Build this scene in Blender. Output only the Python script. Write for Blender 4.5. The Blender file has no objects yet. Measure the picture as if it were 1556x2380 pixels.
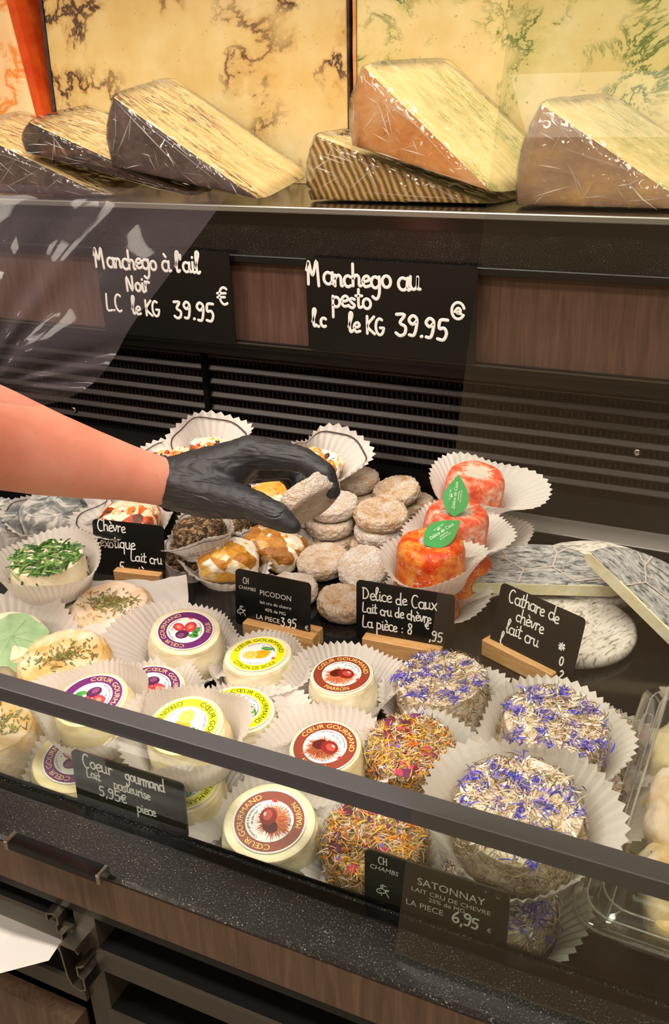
import bpy, math, random
from mathutils import Vector, Matrix, Euler, noise

# ------------------------------------------------------------------ camera, world, lights
scene = bpy.context.scene
COL = scene.collection
R = math.radians
PI = math.pi

CAM_ROT = Matrix(((0.90663312, -0.15205962, 0.39356607),
                  (0.42061707, 0.39898838, -0.81479418),
                  (-0.03313100, 0.90426000, 0.42569495)))     # columns: the camera's right, up and back
cam_data = bpy.data.cameras.new('camera')
cam_data.sensor_fit = 'VERTICAL'
cam_data.sensor_height = 36.0
cam_data.lens = 2200.0 / 2380.0 * 36.0
cam_data.clip_start = 0.01
cam_data.clip_end = 50
cam = bpy.data.objects.new('camera', cam_data)
cam.matrix_world = Matrix.Translation((0, 0, 0.5)) @ CAM_ROT.to_4x4()
COL.objects.link(cam)
scene.camera = cam

world = bpy.data.worlds.new('world')
scene.world = world
world.use_nodes = True
world.node_tree.nodes['Background'].inputs[0].default_value = (1.0, 0.93, 0.86, 1)
world.node_tree.nodes['Background'].inputs[1].default_value = 0.35

scene.view_settings.view_transform = 'Standard'
scene.view_settings.look = 'None'
scene.view_settings.gamma = 1.0
scene.view_settings.use_curve_mapping = False
scene.view_settings.exposure = 0.0
scene.cycles.max_bounces = 6
scene.cycles.diffuse_bounces = 2
scene.cycles.glossy_bounces = 3
scene.cycles.transparent_max_bounces = 20
scene.cycles.caustics_reflective = False
scene.cycles.caustics_refractive = False
scene.cycles.sample_clamp_indirect = 4.0
scene.cycles.use_adaptive_sampling = True
scene.cycles.adaptive_threshold = 0.05
scene.cycles.adaptive_min_samples = 16

def area(name, loc, rot, sx, sy, power, col):
    l = bpy.data.lights.new(name, 'AREA')
    l.shape = 'RECTANGLE'; l.size = sx; l.size_y = sy
    l.energy = power; l.color = col
    o = bpy.data.objects.new(name, l)
    o.location = loc; o.rotation_euler = rot
    COL.objects.link(o)
    return o

WARM = (1.0, 0.90, 0.78)
# shop ceiling panels; the dim second one is added for its reflection in the glass
PANELS = [(-2.1, -1.43), (-0.31, -1.43), (0.88, -1.43), (-1.5, -0.2), (-0.31, -0.2), (0.88, -0.2), (-0.9, 0.75), (0.3, 0.75)]
for i, (x, y) in enumerate(PANELS):
    area('ceiling_panel_light', (x, y, 1.885), (0, 0, 0), 0.9, 0.28, 1.6 if i == 1 else (34 if i in (0, 2) else 19), WARM)
# light bar in the canopy of the display case
area('canopy_bar_light', (-0.45, 0.72, 1.03), (R(-6), 0, 0), 1.5, 0.05, 1.6, (1.0, 0.93, 0.84))

# ------------------------------------------------------------------ helpers
def lin(h):
    h = h.lstrip('#')
    out = []
    for i in (0, 2, 4):
        c = int(h[i:i + 2], 16) / 255.0
        out.append(c / 12.92 if c <= 0.04045 else ((c + 0.055) / 1.055) ** 2.4)
    return (out[0], out[1], out[2], 1.0)

class NT:
    """small wrapper that makes a node material"""
    def __init__(self, name):
        self.m = bpy.data.materials.new(name)
        self.m.use_nodes = True
        self.t = self.m.node_tree
        self.b = self.t.nodes['Principled BSDF']
        self.out = self.t.nodes['Material Output']
        self.tc = None
    def n(self, typ, **kw):
        nd = self.t.nodes.new(typ)
        for k, v in kw.items():
            if k.startswith('i_'):
                key = k[2:]
                key = int(key) if key.isdigit() else key.replace('_', ' ')
                nd.inputs[key].default_value = v
            else:
                setattr(nd, k, v)
        return nd
    def l(self, a, b):
        self.t.links.new(a, b)
    def coord(self, kind='Object', scale=(1, 1, 1), rot=(0, 0, 0), loc=(0, 0, 0)):
        if self.tc is None:
            self.tc = self.n('ShaderNodeTexCoord')
        mp = self.n('ShaderNodeMapping')
        mp.inputs['Scale'].default_value = scale
        mp.inputs['Rotation'].default_value = rot
        mp.inputs['Location'].default_value = loc
        self.l(self.tc.outputs[kind], mp.inputs['Vector'])
        return mp.outputs[0]
    def noise(self, vec, scale, detail=4, rough=0.55, dist=0.0):
        nd = self.n('ShaderNodeTexNoise')
        nd.inputs['Scale'].default_value = scale
        nd.inputs['Detail'].default_value = detail
        nd.inputs['Roughness'].default_value = rough
        nd.inputs['Distortion'].default_value = dist
        self.l(vec, nd.inputs['Vector'])
        return nd.outputs['Fac']
    def voro(self, vec, scale, feature='F1', out='Distance', rnd=1.0):
        nd = self.n('ShaderNodeTexVoronoi', feature=feature)
        nd.inputs['Scale'].default_value = scale
        nd.inputs['Randomness'].default_value = rnd
        self.l(vec, nd.inputs['Vector'])
        return nd.outputs[out]
    def ramp(self, fac, stops, mode='LINEAR'):
        nd = self.n('ShaderNodeValToRGB')
        cr = nd.color_ramp
        cr.interpolation = mode
        while len(cr.elements) < len(stops):
            cr.elements.new(0.5)
        for e, (p, c) in zip(cr.elements, stops):
            e.position = p
            e.color = lin(c) if isinstance(c, str) else (c, c, c, 1)
        self.l(fac, nd.inputs[0])
        return nd.outputs[0]
    def math(self, op, a, b=None, clamp=False):
        nd = self.n('ShaderNodeMath', operation=op, use_clamp=clamp)
        for i, v in enumerate((a, b)):
            if v is None: continue
            if isinstance(v, (int, float)): nd.inputs[i].default_value = v
            else: self.l(v, nd.inputs[i])
        return nd.outputs[0]
    def mix(self, fac, a, b):
        nd = self.n('ShaderNodeMix', data_type='RGBA')
        for s, v in ((nd.inputs[0], fac), (nd.inputs[6], a), (nd.inputs[7], b)):
            if isinstance(v, str): s.default_value = lin(v)
            elif isinstance(v, (int, float)): s.default_value = v
            else: self.l(v, s)
        return nd.outputs[2]
    def bump(self, h, strength=0.3, dist=0.002):
        nd = self.n('ShaderNodeBump')
        nd.inputs['Strength'].default_value = strength
        nd.inputs['Distance'].default_value = dist
        self.l(h, nd.inputs['Height'])
        self.l(nd.outputs[0], self.b.inputs['Normal'])
        return nd.outputs[0]
    def base(self, c):
        if isinstance(c, str): self.b.inputs['Base Color'].default_value = lin(c)
        else: self.l(c, self.b.inputs['Base Color'])
    def set(self, rough=None, spec=None, metal=None, coat=None, coat_rough=None, sss=None, sss_r=None):
        i = self.b.inputs
        if rough is not None: i['Roughness'].default_value = rough
        if spec is not None: i['Specular IOR Level'].default_value = spec
        if metal is not None: i['Metallic'].default_value = metal
        if coat is not None: i['Coat Weight'].default_value = coat
        if coat_rough is not None: i['Coat Roughness'].default_value = coat_rough
        if sss is not None:
            i['Subsurface Weight'].default_value = sss
            i['Subsurface Radius'].default_value = sss_r or (0.006, 0.003, 0.0015)
            i['Subsurface Scale'].default_value = 1.0

def flat(name, c, rough=0.6, spec=0.3, metal=0.0, coat=0.0):
    n = NT(name); n.base(c); n.set(rough, spec, metal, coat)
    return n.m

def mottled(name, stops, scale, rough=0.7, spec=0.25, detail=5, dist=0.0, bump=0.25, bscale=None, bdist=0.0015, stretch=(1, 1, 1), sss=None, coat=0.0):
    n = NT(name)
    v = n.coord('Object', stretch)
    f = n.noise(v, scale, detail, 0.6, dist)
    n.base(n.ramp(f, stops))
    n.set(rough, spec, sss=sss, coat=coat)
    if bump:
        n.bump(n.noise(v, bscale or scale * 3, 4, 0.6, 0.4), bump, bdist)
    return n.m

def clear(name, tint='ffffff', ior=1.45, rough=0.03, haze=0.0, hazecol='ffffff', gain=1.0, crease=None, crease_str=0.5, edge_only_front=True, crease_map=(1, 1, 1), base_refl=0.0):
    """clear sheet: see-through with a Fresnel reflection on the outer faces, optional creases and milky haze"""
    n = NT(name)
    tr = n.n('ShaderNodeBsdfTransparent'); tr.inputs[0].default_value = lin(tint)
    gl = n.n('ShaderNodeBsdfGlossy'); gl.inputs['Roughness'].default_value = rough
    fr = n.n('ShaderNodeFresnel'); fr.inputs['IOR'].default_value = ior
    geo = n.n('ShaderNodeNewGeometry')
    front = n.math('SUBTRACT', 1.0, geo.outputs['Backfacing'])
    if not edge_only_front:
        # thin film: the same reflection from either side
        lw = n.n('ShaderNodeLayerWeight'); lw.inputs['Blend'].default_value = 0.5
        f = n.math('ADD', n.math('MULTIPLY', n.math('POWER', lw.outputs['Facing'], 4.0), gain), 0.045 * gain + base_refl, True)
    else:
        f = n.math('MULTIPLY', n.math('MULTIPLY', fr.outputs[0], front), gain, True)
    if crease:
        v = n.coord('Object', crease_map)
        nz = n.n('ShaderNodeTexNoise'); nz.inputs['Scale'].default_value = crease * 0.35; nz.inputs['Detail'].default_value = 2
        n.l(v, nz.inputs['Vector'])
        mv = n.n('ShaderNodeMix', data_type='RGBA'); mv.inputs[0].default_value = 0.025
        n.l(v, mv.inputs[6]); n.l(nz.outputs['Color'], mv.inputs[7])
        h1 = n.voro(mv.outputs[2], crease, 'DISTANCE_TO_EDGE')
        h2 = n.voro(mv.outputs[2], crease * 2.7, 'F1')
        h = n.math('ADD', h1, n.math('MULTIPLY', h2, 0.4))
        bp = n.n('ShaderNodeBump'); bp.inputs['Strength'].default_value = crease_str; bp.inputs['Distance'].default_value = 0.01
        n.l(h, bp.inputs['Height']); n.l(bp.outputs[0], gl.inputs['Normal'])
    mx = n.n('ShaderNodeMixShader'); n.l(f, mx.inputs[0]); n.l(tr.outputs[0], mx.inputs[1]); n.l(gl.outputs[0], mx.inputs[2])
    last = mx
    if haze:
        df = n.n('ShaderNodeBsdfDiffuse'); df.inputs[0].default_value = lin(hazecol)
        m2 = n.n('ShaderNodeMixShader'); m2.inputs[0].default_value = haze
        n.l(mx.outputs[0], m2.inputs[1]); n.l(df.outputs[0], m2.inputs[2]); last = m2
    n.l(last.outputs[0], n.out.inputs[0])
    return n.m

def paper(name, c, transl=0.35, bumpscale=500, stripe=None):
    n = NT(name)
    v = n.coord('Object')
    f = n.noise(v, 160, 4)
    col = n.mix(f, c, '#f4ece6')
    df = n.n('ShaderNodeBsdfDiffuse'); n.l(col, df.inputs[0])
    ts = n.n('ShaderNodeBsdfTranslucent'); n.l(col, ts.inputs[0])
    bp = n.n('ShaderNodeBump'); bp.inputs['Strength'].default_value = 0.15; bp.inputs['Distance'].default_value = 0.0006
    n.l(n.noise(v, bumpscale, 3), bp.inputs['Height']); n.l(bp.outputs[0], df.inputs['Normal'])
    mx = n.n('ShaderNodeMixShader'); mx.inputs[0].default_value = transl
    n.l(df.outputs[0], mx.inputs[1]); n.l(ts.outputs[0], mx.inputs[2])
    n.l(mx.outputs[0], n.out.inputs[0])
    return n.m

# ---- objects
def mesh(name, verts, faces, mats, idx=None, smooth=True, uvs=None):
    me = bpy.data.meshes.new(name)
    me.from_pydata([tuple(v) for v in verts], [], faces)
    for m in (mats if isinstance(mats, (list, tuple)) else [mats]):
        me.materials.append(m)
    if idx:
        me.polygons.foreach_set('material_index', idx)
    if smooth:
        me.polygons.foreach_set('use_smooth', [True] * len(me.polygons))
    if uvs:
        ul = me.uv_layers.new(name='UVMap')
        for i, uv in enumerate(uvs):
            ul.data[i].uv = uv
    me.update()
    return me

def obj(name, me, parent=None, loc=(0, 0, 0), rot=(0, 0, 0), scale=(1, 1, 1)):
    o = bpy.data.objects.new(name, me)
    COL.objects.link(o)
    o.parent = parent
    o.location = loc; o.rotation_euler = rot; o.scale = scale
    return o

def tag(o, label, cat, group=None, kind=None):
    if label: o['label'] = label
    if cat: o['category'] = cat
    if group: o['group'] = group
    if kind: o['kind'] = kind
    return o

def thing(name, label, cat, loc=(0, 0, 0), rot=(0, 0, 0), group=None):
    o = bpy.data.objects.new(name, None)
    o.empty_display_size = 0.02
    COL.objects.link(o)
    o.location = loc; o.rotation_euler = rot
    return tag(o, label, cat, group)

class MB:
    """mesh collector"""
    def __init__(self): self.v = []; self.f = []; self.i = []
    def add(self, v, f, k=0):
        o = len(self.v)
        self.v += [tuple(p) for p in v]
        self.f += [tuple(a + o for a in q) for q in f]
        self.i += [k] * len(f)
        return self
    def box(self, lo, hi, k=0, bev=0.0):
        x0, y0, z0 = lo; x1, y1, z1 = hi
        if not bev:
            v = [(x, y, z) for z in (z0, z1) for y in (y0, y1) for x in (x0, x1)]
            f = [(0, 2, 3, 1), (4, 5, 7, 6), (0, 1, 5, 4), (2, 6, 7, 3), (0, 4, 6, 2), (1, 3, 7, 5)]
            return self.add(v, f, k)
        b = bev
        v = []; f = []
        # chamfered box: 24 vertices
        idx = {}
        for sx in (0, 1):
            for sy in (0, 1):
                for sz in (0, 1):
                    for ax in range(3):
                        p = [(x0, x1)[sx], (y0, y1)[sy], (z0, z1)[sz]]
                        sg = (sx, sy, sz)
                        for a in range(3):
                            if a != ax: p[a] += b if sg[a] == 0 else -b
                        idx[(sx, sy, sz, ax)] = len(v); v.append(p)
        g = lambda a, b_, c, ax: idx[(a, b_, c, ax)]
        f.append((g(0,0,0,0), g(0,0,1,0), g(0,1,1,0), g(0,1,0,0))); f.append((g(1,0,0,0), g(1,1,0,0), g(1,1,1,0), g(1,0,1,0)))
        f.append((g(0,0,0,1), g(1,0,0,1), g(1,0,1,1), g(0,0,1,1))); f.append((g(0,1,0,1), g(0,1,1,1), g(1,1,1,1), g(1,1,0,1)))
        f.append((g(0,0,0,2), g(0,1,0,2), g(1,1,0,2), g(1,0,0,2))); f.append((g(0,0,1,2), g(1,0,1,2), g(1,1,1,2), g(0,1,1,2)))
        for s in (0, 1):
            for t in (0, 1):
                f.append((g(0,s,t,1), g(1,s,t,1), g(1,s,t,2), g(0,s,t,2)))
                f.append((g(s,0,t,0), g(s,1,t,0), g(s,1,t,2), g(s,0,t,2)))
                f.append((g(s,t,0,0), g(s,t,1,0), g(s,t,1,1), g(s,t,0,1)))
                for u in (0, 1):
                    pass
        for sx in (0, 1):
            for sy in (0, 1):
                for sz in (0, 1):
                    f.append((g(sx,sy,sz,0), g(sx,sy,sz,1), g(sx,sy,sz,2)))
        return self.add(v, f, k)
    def disc(self, c, r, z, n=24, k=0, rx=None, ang=0.0, a0=0.0, a1=2 * PI):
        rx = rx or r
        full = abs(a1 - a0 - 2 * PI) < 1e-6
        ca, sa = math.cos(ang), math.sin(ang)
        v = [(c[0], c[1], z)]
        m = n if full else n + 1
        for j in range(m):
            a = a0 + (a1 - a0) * j / n
            px, py = rx * math.cos(a), r * math.sin(a)
            v.append((c[0] + px * ca - py * sa, c[1] + px * sa + py * ca, z))
        f = [(0, 1 + j, 1 + (j + 1) % m) for j in range(n if full else n)]
        return self.add(v, f, k)
    def ring(self, r0, r1, z, n=64, k=0):
        v = []
        for j in range(n):
            a = 2 * PI * j / n
            v += [(r0 * math.cos(a), r0 * math.sin(a), z), (r1 * math.cos(a), r1 * math.sin(a), z)]
        f = [(2 * j, 2 * j + 1, (2 * j + 3) % (2 * n), (2 * j + 2) % (2 * n)) for j in range(n)]
        return self.add(v, f, k)
    def me(self, name, mats, smooth=False):
        return mesh(name, self.v, self.f, mats, self.i, smooth)

def fixnormals(me):
    import bmesh
    bm = bmesh.new(); bm.from_mesh(me)
    bmesh.ops.recalc_face_normals(bm, faces=bm.faces)
    bm.to_mesh(me); bm.free()
    return me

def smooth_profile(pr, sub=3):
    out = []
    for i in range(len(pr) - 1):
        p0 = pr[max(i - 1, 0)]; p1 = pr[i]; p2 = pr[i + 1]; p3 = pr[min(i + 2, len(pr) - 1)]
        for s in range(sub):
            t = s / sub
            out.append(tuple(0.5 * (2 * b + (c - a) * t + (2 * a - 5 * b + 4 * c - d) * t * t + (3 * b - a - 3 * c + d) * t ** 3) for a, b, c, d in zip(p0, p1, p2, p3)))
    out.append(pr[-1])
    return [(max(0.0, p[0]), p[1]) for p in out]

def lathe(pr, seg=64, amp=0.0, sc=60.0, seed=0, amp2=0.0, sc2=200.0, oval=0.0, keep_top=None, sub=3):
    pr = smooth_profile(pr, sub)
    v = []; f = []
    off = Vector((seed * 3.17, seed * 1.31, seed * 7.7))
    for (r, z) in pr:
        for j in range(seg):
            a = 2 * PI * j / seg
            p = Vector((r * math.cos(a) * (1 + oval), r * math.sin(a) * (1 - oval), z))
            if amp or amp2:
                d = amp * noise.noise(p * sc + off) + amp2 * noise.noise(p * sc2 + off)
                if keep_top is not None and z > keep_top: d *= 0.15
                n = Vector((math.cos(a), math.sin(a), 0)) if r > 1e-5 else Vector((0, 0, 1))
                p = p + n * d + Vector((0, 0, d * 0.6))
                if z <= 0.0005: p.z = z
            v.append(p)
    k = len(pr)
    for i in range(k - 1):
        for j in range(seg):
            f.append((i * seg + j, i * seg + (j + 1) % seg, (i + 1) * seg + (j + 1) % seg, (i + 1) * seg + j))
    f.append(tuple(range(seg - 1, -1, -1)))
    f.append(tuple((k - 1) * seg + j for j in range(seg)))
    return v, f

def blob(rx, ry, rz, e=0.7, nu=40, nv=24, amp=0.003, sc=60, seed=0, flatbase=True):
    """rounded block (superellipsoid) with lumps, resting on z = 0"""
    v = []; f = []
    off = Vector((seed * 2.3, seed * 5.1, seed))
    sp = lambda c: math.copysign(abs(c) ** e, c)
    for i in range(nv + 1):
        u = -PI / 2 + PI * i / nv
        for j in range(nu):
            w = 2 * PI * j / nu
            p = Vector((rx * sp(math.cos(u)) * sp(math.cos(w)), ry * sp(math.cos(u)) * sp(math.sin(w)), rz * sp(math.sin(u))))
            d = amp * (noise.noise(p * sc + off) + 0.5 * noise.noise(p * sc * 2.3 + off))
            p = p + p.normalized() * d
            p.z = p.z + rz
            if flatbase: p.z = max(p.z, 0.0005)
            v.append(p)
    for i in range(nv):
        for j in range(nu):
            f.append((i * nu + j, i * nu + (j + 1) % nu, (i + 1) * nu + (j + 1) % nu, (i + 1) * nu + j))
    return v, f

def sweep(mb, pts, rads, seg=8, k=0, caps=True):
    """tube through points"""
    pts = [Vector(p) for p in pts]
    n = len(pts)
    v = []; up = None
    for i in range(n):
        d = (pts[min(i + 1, n - 1)] - pts[max(i - 1, 0)]).normalized()
        if up is None:
            up = Vector((0, 0, 1)) if abs(d.z) < 0.9 else Vector((1, 0, 0))
        s = d.cross(up).normalized(); up = s.cross(d).normalized()
        r = rads[i] if isinstance(rads, (list, tuple)) else rads
        for j in range(seg):
            a = 2 * PI * j / seg
            v.append(pts[i] + s * (r * math.cos(a)) + up * (r * math.sin(a)))
    f = []
    for i in range(n - 1):
        for j in range(seg):
            f.append((i * seg + j, i * seg + (j + 1) % seg, (i + 1) * seg + (j + 1) % seg, (i + 1) * seg + j))
    if caps:
        f.append(tuple(range(seg - 1, -1, -1))); f.append(tuple((n - 1) * seg + j for j in range(seg)))
    mb.add(v, f, k)

# ---- lettering
_txt = {}
def text_geo(s, size, align='CENTER'):
    key = (s, align)
    if key not in _txt:
        c = bpy.data.curves.new('lettering', 'FONT')
        c.body = s; c.size = 1.0; c.align_x = align; c.resolution_u = 3
        o = bpy.data.objects.new('lettering', c)
        COL.objects.link(o)
        dg = bpy.context.evaluated_depsgraph_get()
        me = bpy.data.meshes.new_from_object(o.evaluated_get(dg))
        _txt[key] = ([tuple(v.co) for v in me.vertices], [tuple(p.vertices) for p in me.polygons])
        bpy.data.objects.remove(o); bpy.data.curves.remove(c); bpy.data.meshes.remove(me)
    v, f = _txt[key]
    return [(x * size, y * size, 0) for x, y, z in v], f

def text_line(mb, s, x, y, size, z=0.0, k=0, align='LEFT', sx=1.0, shear=0.0):
    v, f = text_geo(s, size, align)
    if hasattr(mb, 'line'): mb = mb.line()
    mb.add([(x + px * sx + shear * py, y + py, z) for px, py, _ in v], f, k)

def text_arc(mb, s, r, mid, size, z=0.0, k=0, inside=False, sx=1.0):
    """text bent on a circle; mid = angle of its middle; inside = readable from the bottom of the ring"""
    v, f = text_geo(s, size, 'CENTER')
    out = []
    for px, py, _ in v:
        if not inside:
            a = mid - px * sx / r; rr = r + py
        else:
            a = mid + px * sx / r; rr = r - py
        out.append((rr * math.cos(a), rr * math.sin(a), z))
    if inside: f = [tuple(q) for q in f]
    mb.add(out, f, k)

# one-stroke handwriting, x-height 1, ascender 2, descender -1
def _arc(cx, cy, rx, ry, a0, a1, n=8):
    return [(cx + rx * math.cos(R(a0 + (a1 - a0) * i / n)), cy + ry * math.sin(R(a0 + (a1 - a0) * i / n))) for i in range(n + 1)]
HW = {
 'a': (0.95, [_arc(.4, .5, .38, .48, 60, 330, 8), [(.78, .98), (.74, .4), (.82, .05), (.98, .1)]]),
 'b': (0.85, [[(.1, 2), (.1, .1)], _arc(.4, .45, .34, .45, 150, -160, 8)]),
 'c': (0.75, [_arc(.42, .5, .38, .5, 50, 310, 8)]),
 'd': (0.95, [_arc(.4, .48, .36, .48, 50, 320, 8), [(.78, 2.0), (.76, .9), (.8, .05), (.95, .1)]]),
 'e': (0.8, [[(.08, .48), (.5, .55), (.7, .75), (.5, 1.0), (.2, .85), (.08, .45), (.3, .03), (.75, .15)]]),
 'f': (0.6, [[(.6, 1.9), (.35, 2.0), (.25, 1.5), (.25, 0)], [(.0, 1.0), (.5, 1.0)]]),
 'g': (0.95, [_arc(.4, .5, .36, .48, 50, 320, 8), [(.76, 1.0), (.76, -.4), (.5, -.95), (.15, -.75)]]),
 'h': (0.9, [[(.1, 2), (.1, 0)], [(.1, .6), (.4, 1.0), (.68, .8), (.7, .1), (.88, .05)]]),
 'i': (0.45, [[(.18, 1), (.18, .2), (.3, .03), (.45, .1)], [(.18, 1.42), (.2, 1.46)]]),
 'k': (0.85, [[(.1, 2), (.1, 0)], [(.7, 1.0), (.14, .5), (.75, .02)]]),
 'l': (0.55, [[(.05, .5), (.45, 1.7), (.3, 2.0), (.15, 1.6), (.18, .2), (.35, .0), (.5, .15)]]),
 'm': (1.25, [[(.1, 1), (.1, 0)], [(.1, .6), (.3, .98), (.52, .8), (.55, .05)], [(.55, .6), (.8, .98), (1.02, .8), (1.05, .1), (1.2, .05)]]),
 'n': (0.9, [[(.1, 1), (.1, 0)], [(.1, .6), (.4, 1.0), (.66, .8), (.7, .1), (.86, .05)]]),
 'o': (0.85, [_arc(.42, .5, .36, .48, 90, 450, 10)]),
 'p': (0.9, [[(.12, 1.05), (.1, -1)], _arc(.42, .5, .36, .48, 150, -150, 8)]),
 'q': (0.95, [_arc(.4, .5, .36, .48, 50, 320, 8), [(.76, 1.0), (.76, -1.0)]]),
 'r': (0.65, [[(.1, 1), (.12, 0)], [(.12, .6), (.35, .98), (.62, .9)]]),
 's': (0.7, [[(.62, .9), (.3, 1.0), (.12, .78), (.35, .52), (.6, .28), (.4, .0), (.05, .12)]]),
 't': (0.65, [[(.28, 1.75), (.26, .2), (.42, .0), (.62, .12)], [(.0, 1.12), (.6, 1.15)]]),
 'u': (0.95, [[(.1, 1), (.1, .3), (.35, .0), (.65, .25), (.7, 1.0)], [(.7, 1.0), (.7, .15), (.9, .05)]]),
 'v': (0.8, [[(.05, 1), (.35, .02), (.7, 1.0)]]),
 'x': (0.8, [[(.05, 1), (.7, 0)], [(.7, 1), (.05, 0)]]),
 'z': (0.8, [[(.05, 1), (.65, 1), (.08, .02), (.7, .02)]]),
 'M': (1.6, [[(.15, .0), (.22, 1.9), (.45, 1.0), (.62, .85), (.95, 2.0), (1.05, .9), (1.1, -.1)], [(.02, 1.2), (.22, 1.9)]]),
 'N': (1.2, [[(.1, 0), (.15, 1.7), (.85, .05), (.95, 1.8)]]),
 'L': (0.95, [[(.2, 1.9), (.12, .1), (.8, .05)]]),
 'K': (1.0, [[(.12, 1.7), (.12, 0)], [(.85, 1.7), (.16, .75), (.9, 0)]]),
 'G': (1.05, [_arc(.5, .85, .45, .85, 60, 350, 9), [(.94, .75), (.55, .75)]]),
 'C': (1.05, [_arc(.55, .9, .5, .95, 55, 300, 9)]),
 'D': (1.15, [[(.15, 1.8), (.15, .05)], [(.0, 1.8), (.6, 1.75), (1.0, 1.0), (.7, .2), (.1, .02)]]),
 'H': (1.0, [[(.12, 1.8), (.1, 0)], [(.8, 1.8), (.82, 0)], [(.1, .9), (.82, .95)]]),
 'P': (0.95, [[(.15, 1.8), (.12, -.1)], [(.12, 1.75), (.6, 1.8), (.8, 1.35), (.5, .95), (.14, .9)]]),
 'S': (0.95, [[(.8, 1.6), (.5, 1.85), (.15, 1.5), (.4, 1.0), (.75, .6), (.6, .1), (.1, .1)]]),
 '0': (0.9, [_arc(.42, .85, .36, .85, 90, 450, 10)]),
 '2': (0.9, [[(.1, 1.4), (.4, 1.75), (.72, 1.4), (.5, .8), (.08, .02), (.8, .05)]]),
 '3': (0.95, [[(.1, 1.7), (.7, 1.7), (.35, 1.05), (.75, .75), (.7, .2), (.35, .0), (.05, .2)]]),
 '5': (0.95, [[(.85, 1.75), (.3, 1.7), (.22, 1.0), (.6, 1.05), (.78, .6), (.55, .05), (.1, .1)]]),
 '6': (0.9, [[(.7, 1.75), (.25, 1.1), (.1, .4), (.4, .0), (.75, .3), (.6, .8), (.15, .55)]]),
 '8': (0.9, [[(.7, 1.5), (.4, 1.75), (.15, 1.4), (.65, .6), (.5, .05), (.15, .1), (.1, .5), (.6, 1.1), (.7, 1.5)]]),
 '9': (0.9, [[(.72, 1.3), (.4, 1.0), (.12, 1.35), (.4, 1.75), (.74, 1.5), (.7, .7), (.5, .05), (.15, .05)]]),
 '.': (0.4, [[(.15, .02), (.2, .05)]]),
 ',': (0.4, [[(.22, .1), (.12, -.3)]]),
 ':': (0.5, [[(.2, .15), (.22, .2)], [(.2, .85), (.22, .9)]]),
 "'": (0.35, [[(.15, 1.95), (.12, 1.5)]]),
 '*': (1.0, [[(.1, .2), (.9, .9)], [(.1, .9), (.9, .2)], [(.5, .0), (.45, 1.1)], [(.0, .55), (1.0, .5)], [(.2, .05), (.8, 1.0)]]),
 '€': (1.0, [_arc(.6, .75, .42, .75, 55, 305, 9), [(.0, .95), (.75, 1.0)], [(.0, .6), (.65, .65)]]),
 '@': (1.2, [[(.3, .7), (.6, 1.05), (.85, .8), (.5, .6), (.9, .55)], _arc(.6, .8, .6, .75, 20, 330, 12)]),
 ' ': (0.6, []),
}
HW['è'] = (HW['e'][0], HW['e'][1] + [[(.25, 1.6), (.5, 1.3)]])
HW['à'] = (HW['a'][0], HW['a'][1] + [[(.3, 1.65), (.5, 1.4)]])
def hand(mb, s, x, y, h, width, z=0.0, k=0, slope=0.0, seed=1, sx=1.0):
    """handwritten marker line: h = x-height, width = stroke width"""
    rnd = random.Random(seed)
    if hasattr(mb, 'line'): mb = mb.line()
    cx = 0.0
    for ch in s:
        adv, strokes = HW[ch]
        jy = rnd.uniform(-.1, .1); js = rnd.uniform(.92, 1.1)
        for st in strokes:
            pr = [(a * 1.0, b * 1.0) for a, b in st]
            if len(pr) > 2: pr = catmull(pr, 4)
            P = [(x + (cx + px * js) * h * sx, y + (py * js + jy) * h + slope * (cx + px) * h * sx) for px, py in pr]
            ribbon(mb, P, width, z, k)
        cx += adv * 1.02
    return cx * h * sx

def catmull(pr, sub):
    out = []
    for i in range(len(pr) - 1):
        p0 = pr[max(i - 1, 0)]; p1 = pr[i]; p2 = pr[i + 1]; p3 = pr[min(i + 2, len(pr) - 1)]
        for s in range(sub):
            t = s / sub
            out.append(tuple(0.5 * (2 * b + (c - a) * t + (2 * a - 5 * b + 4 * c - d) * t * t + (3 * b - a - 3 * c + d) * t ** 3) for a, b, c, d in zip(p0, p1, p2, p3)))
    out.append(pr[-1])
    return out

def ribbon(mb, P, w, z, k=0):
    """one painted stroke: a low rounded bead of paint along the points"""
    r = w / 2
    Q = [P[0]]
    for p in P[1:]:
        if math.hypot(p[0] - Q[-1][0], p[1] - Q[-1][1]) > w * .12: Q.append(p)
    if len(Q) < 2: Q = [P[0], (P[0][0] + w * .3, P[0][1])]
    n = len(Q); rows = []
    for i in range(n):
        a = Q[max(i - 1, 0)]; b = Q[min(i + 1, n - 1)]
        dx, dy = b[0] - a[0], b[1] - a[1]; L = math.hypot(dx, dy) or 1e-9
        dx /= L; dy /= L
        if i == 0:
            rows.append((Q[0][0] - dx * r * .95, Q[0][1] - dy * r * .95, dx, dy, r * .3)); rows.append((Q[0][0] - dx * r * .6, Q[0][1] - dy * r * .6, dx, dy, r * .8))
        rows.append((Q[i][0], Q[i][1], dx, dy, r))
        if i == n - 1:
            rows.append((Q[i][0] + dx * r * .6, Q[i][1] + dy * r * .6, dx, dy, r * .8)); rows.append((Q[i][0] + dx * r * .95, Q[i][1] + dy * r * .95, dx, dy, r * .3))
    v = []; f = []
    for x, y, dx, dy, q in rows:
        nx, ny = -dy, dx
        for c, h in ((1, 0), (.6, .16), (-.6, .16), (-1, 0)):
            v.append((x + nx * q * c, y + ny * q * c, z + h * q * 1.2))
    for i in range(len(rows) - 1):
        for j in range(3):
            a = 4 * i + j; f.append((a, a + 4, a + 5, a + 1))
    mb.add(v, f, k)

class Lines:
    """collects lettering line by line, so that every written line is a part of its own"""
    def __init__(self): self.all = []
    def line(self):
        m = MB(); self.all.append(m); return m

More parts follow.
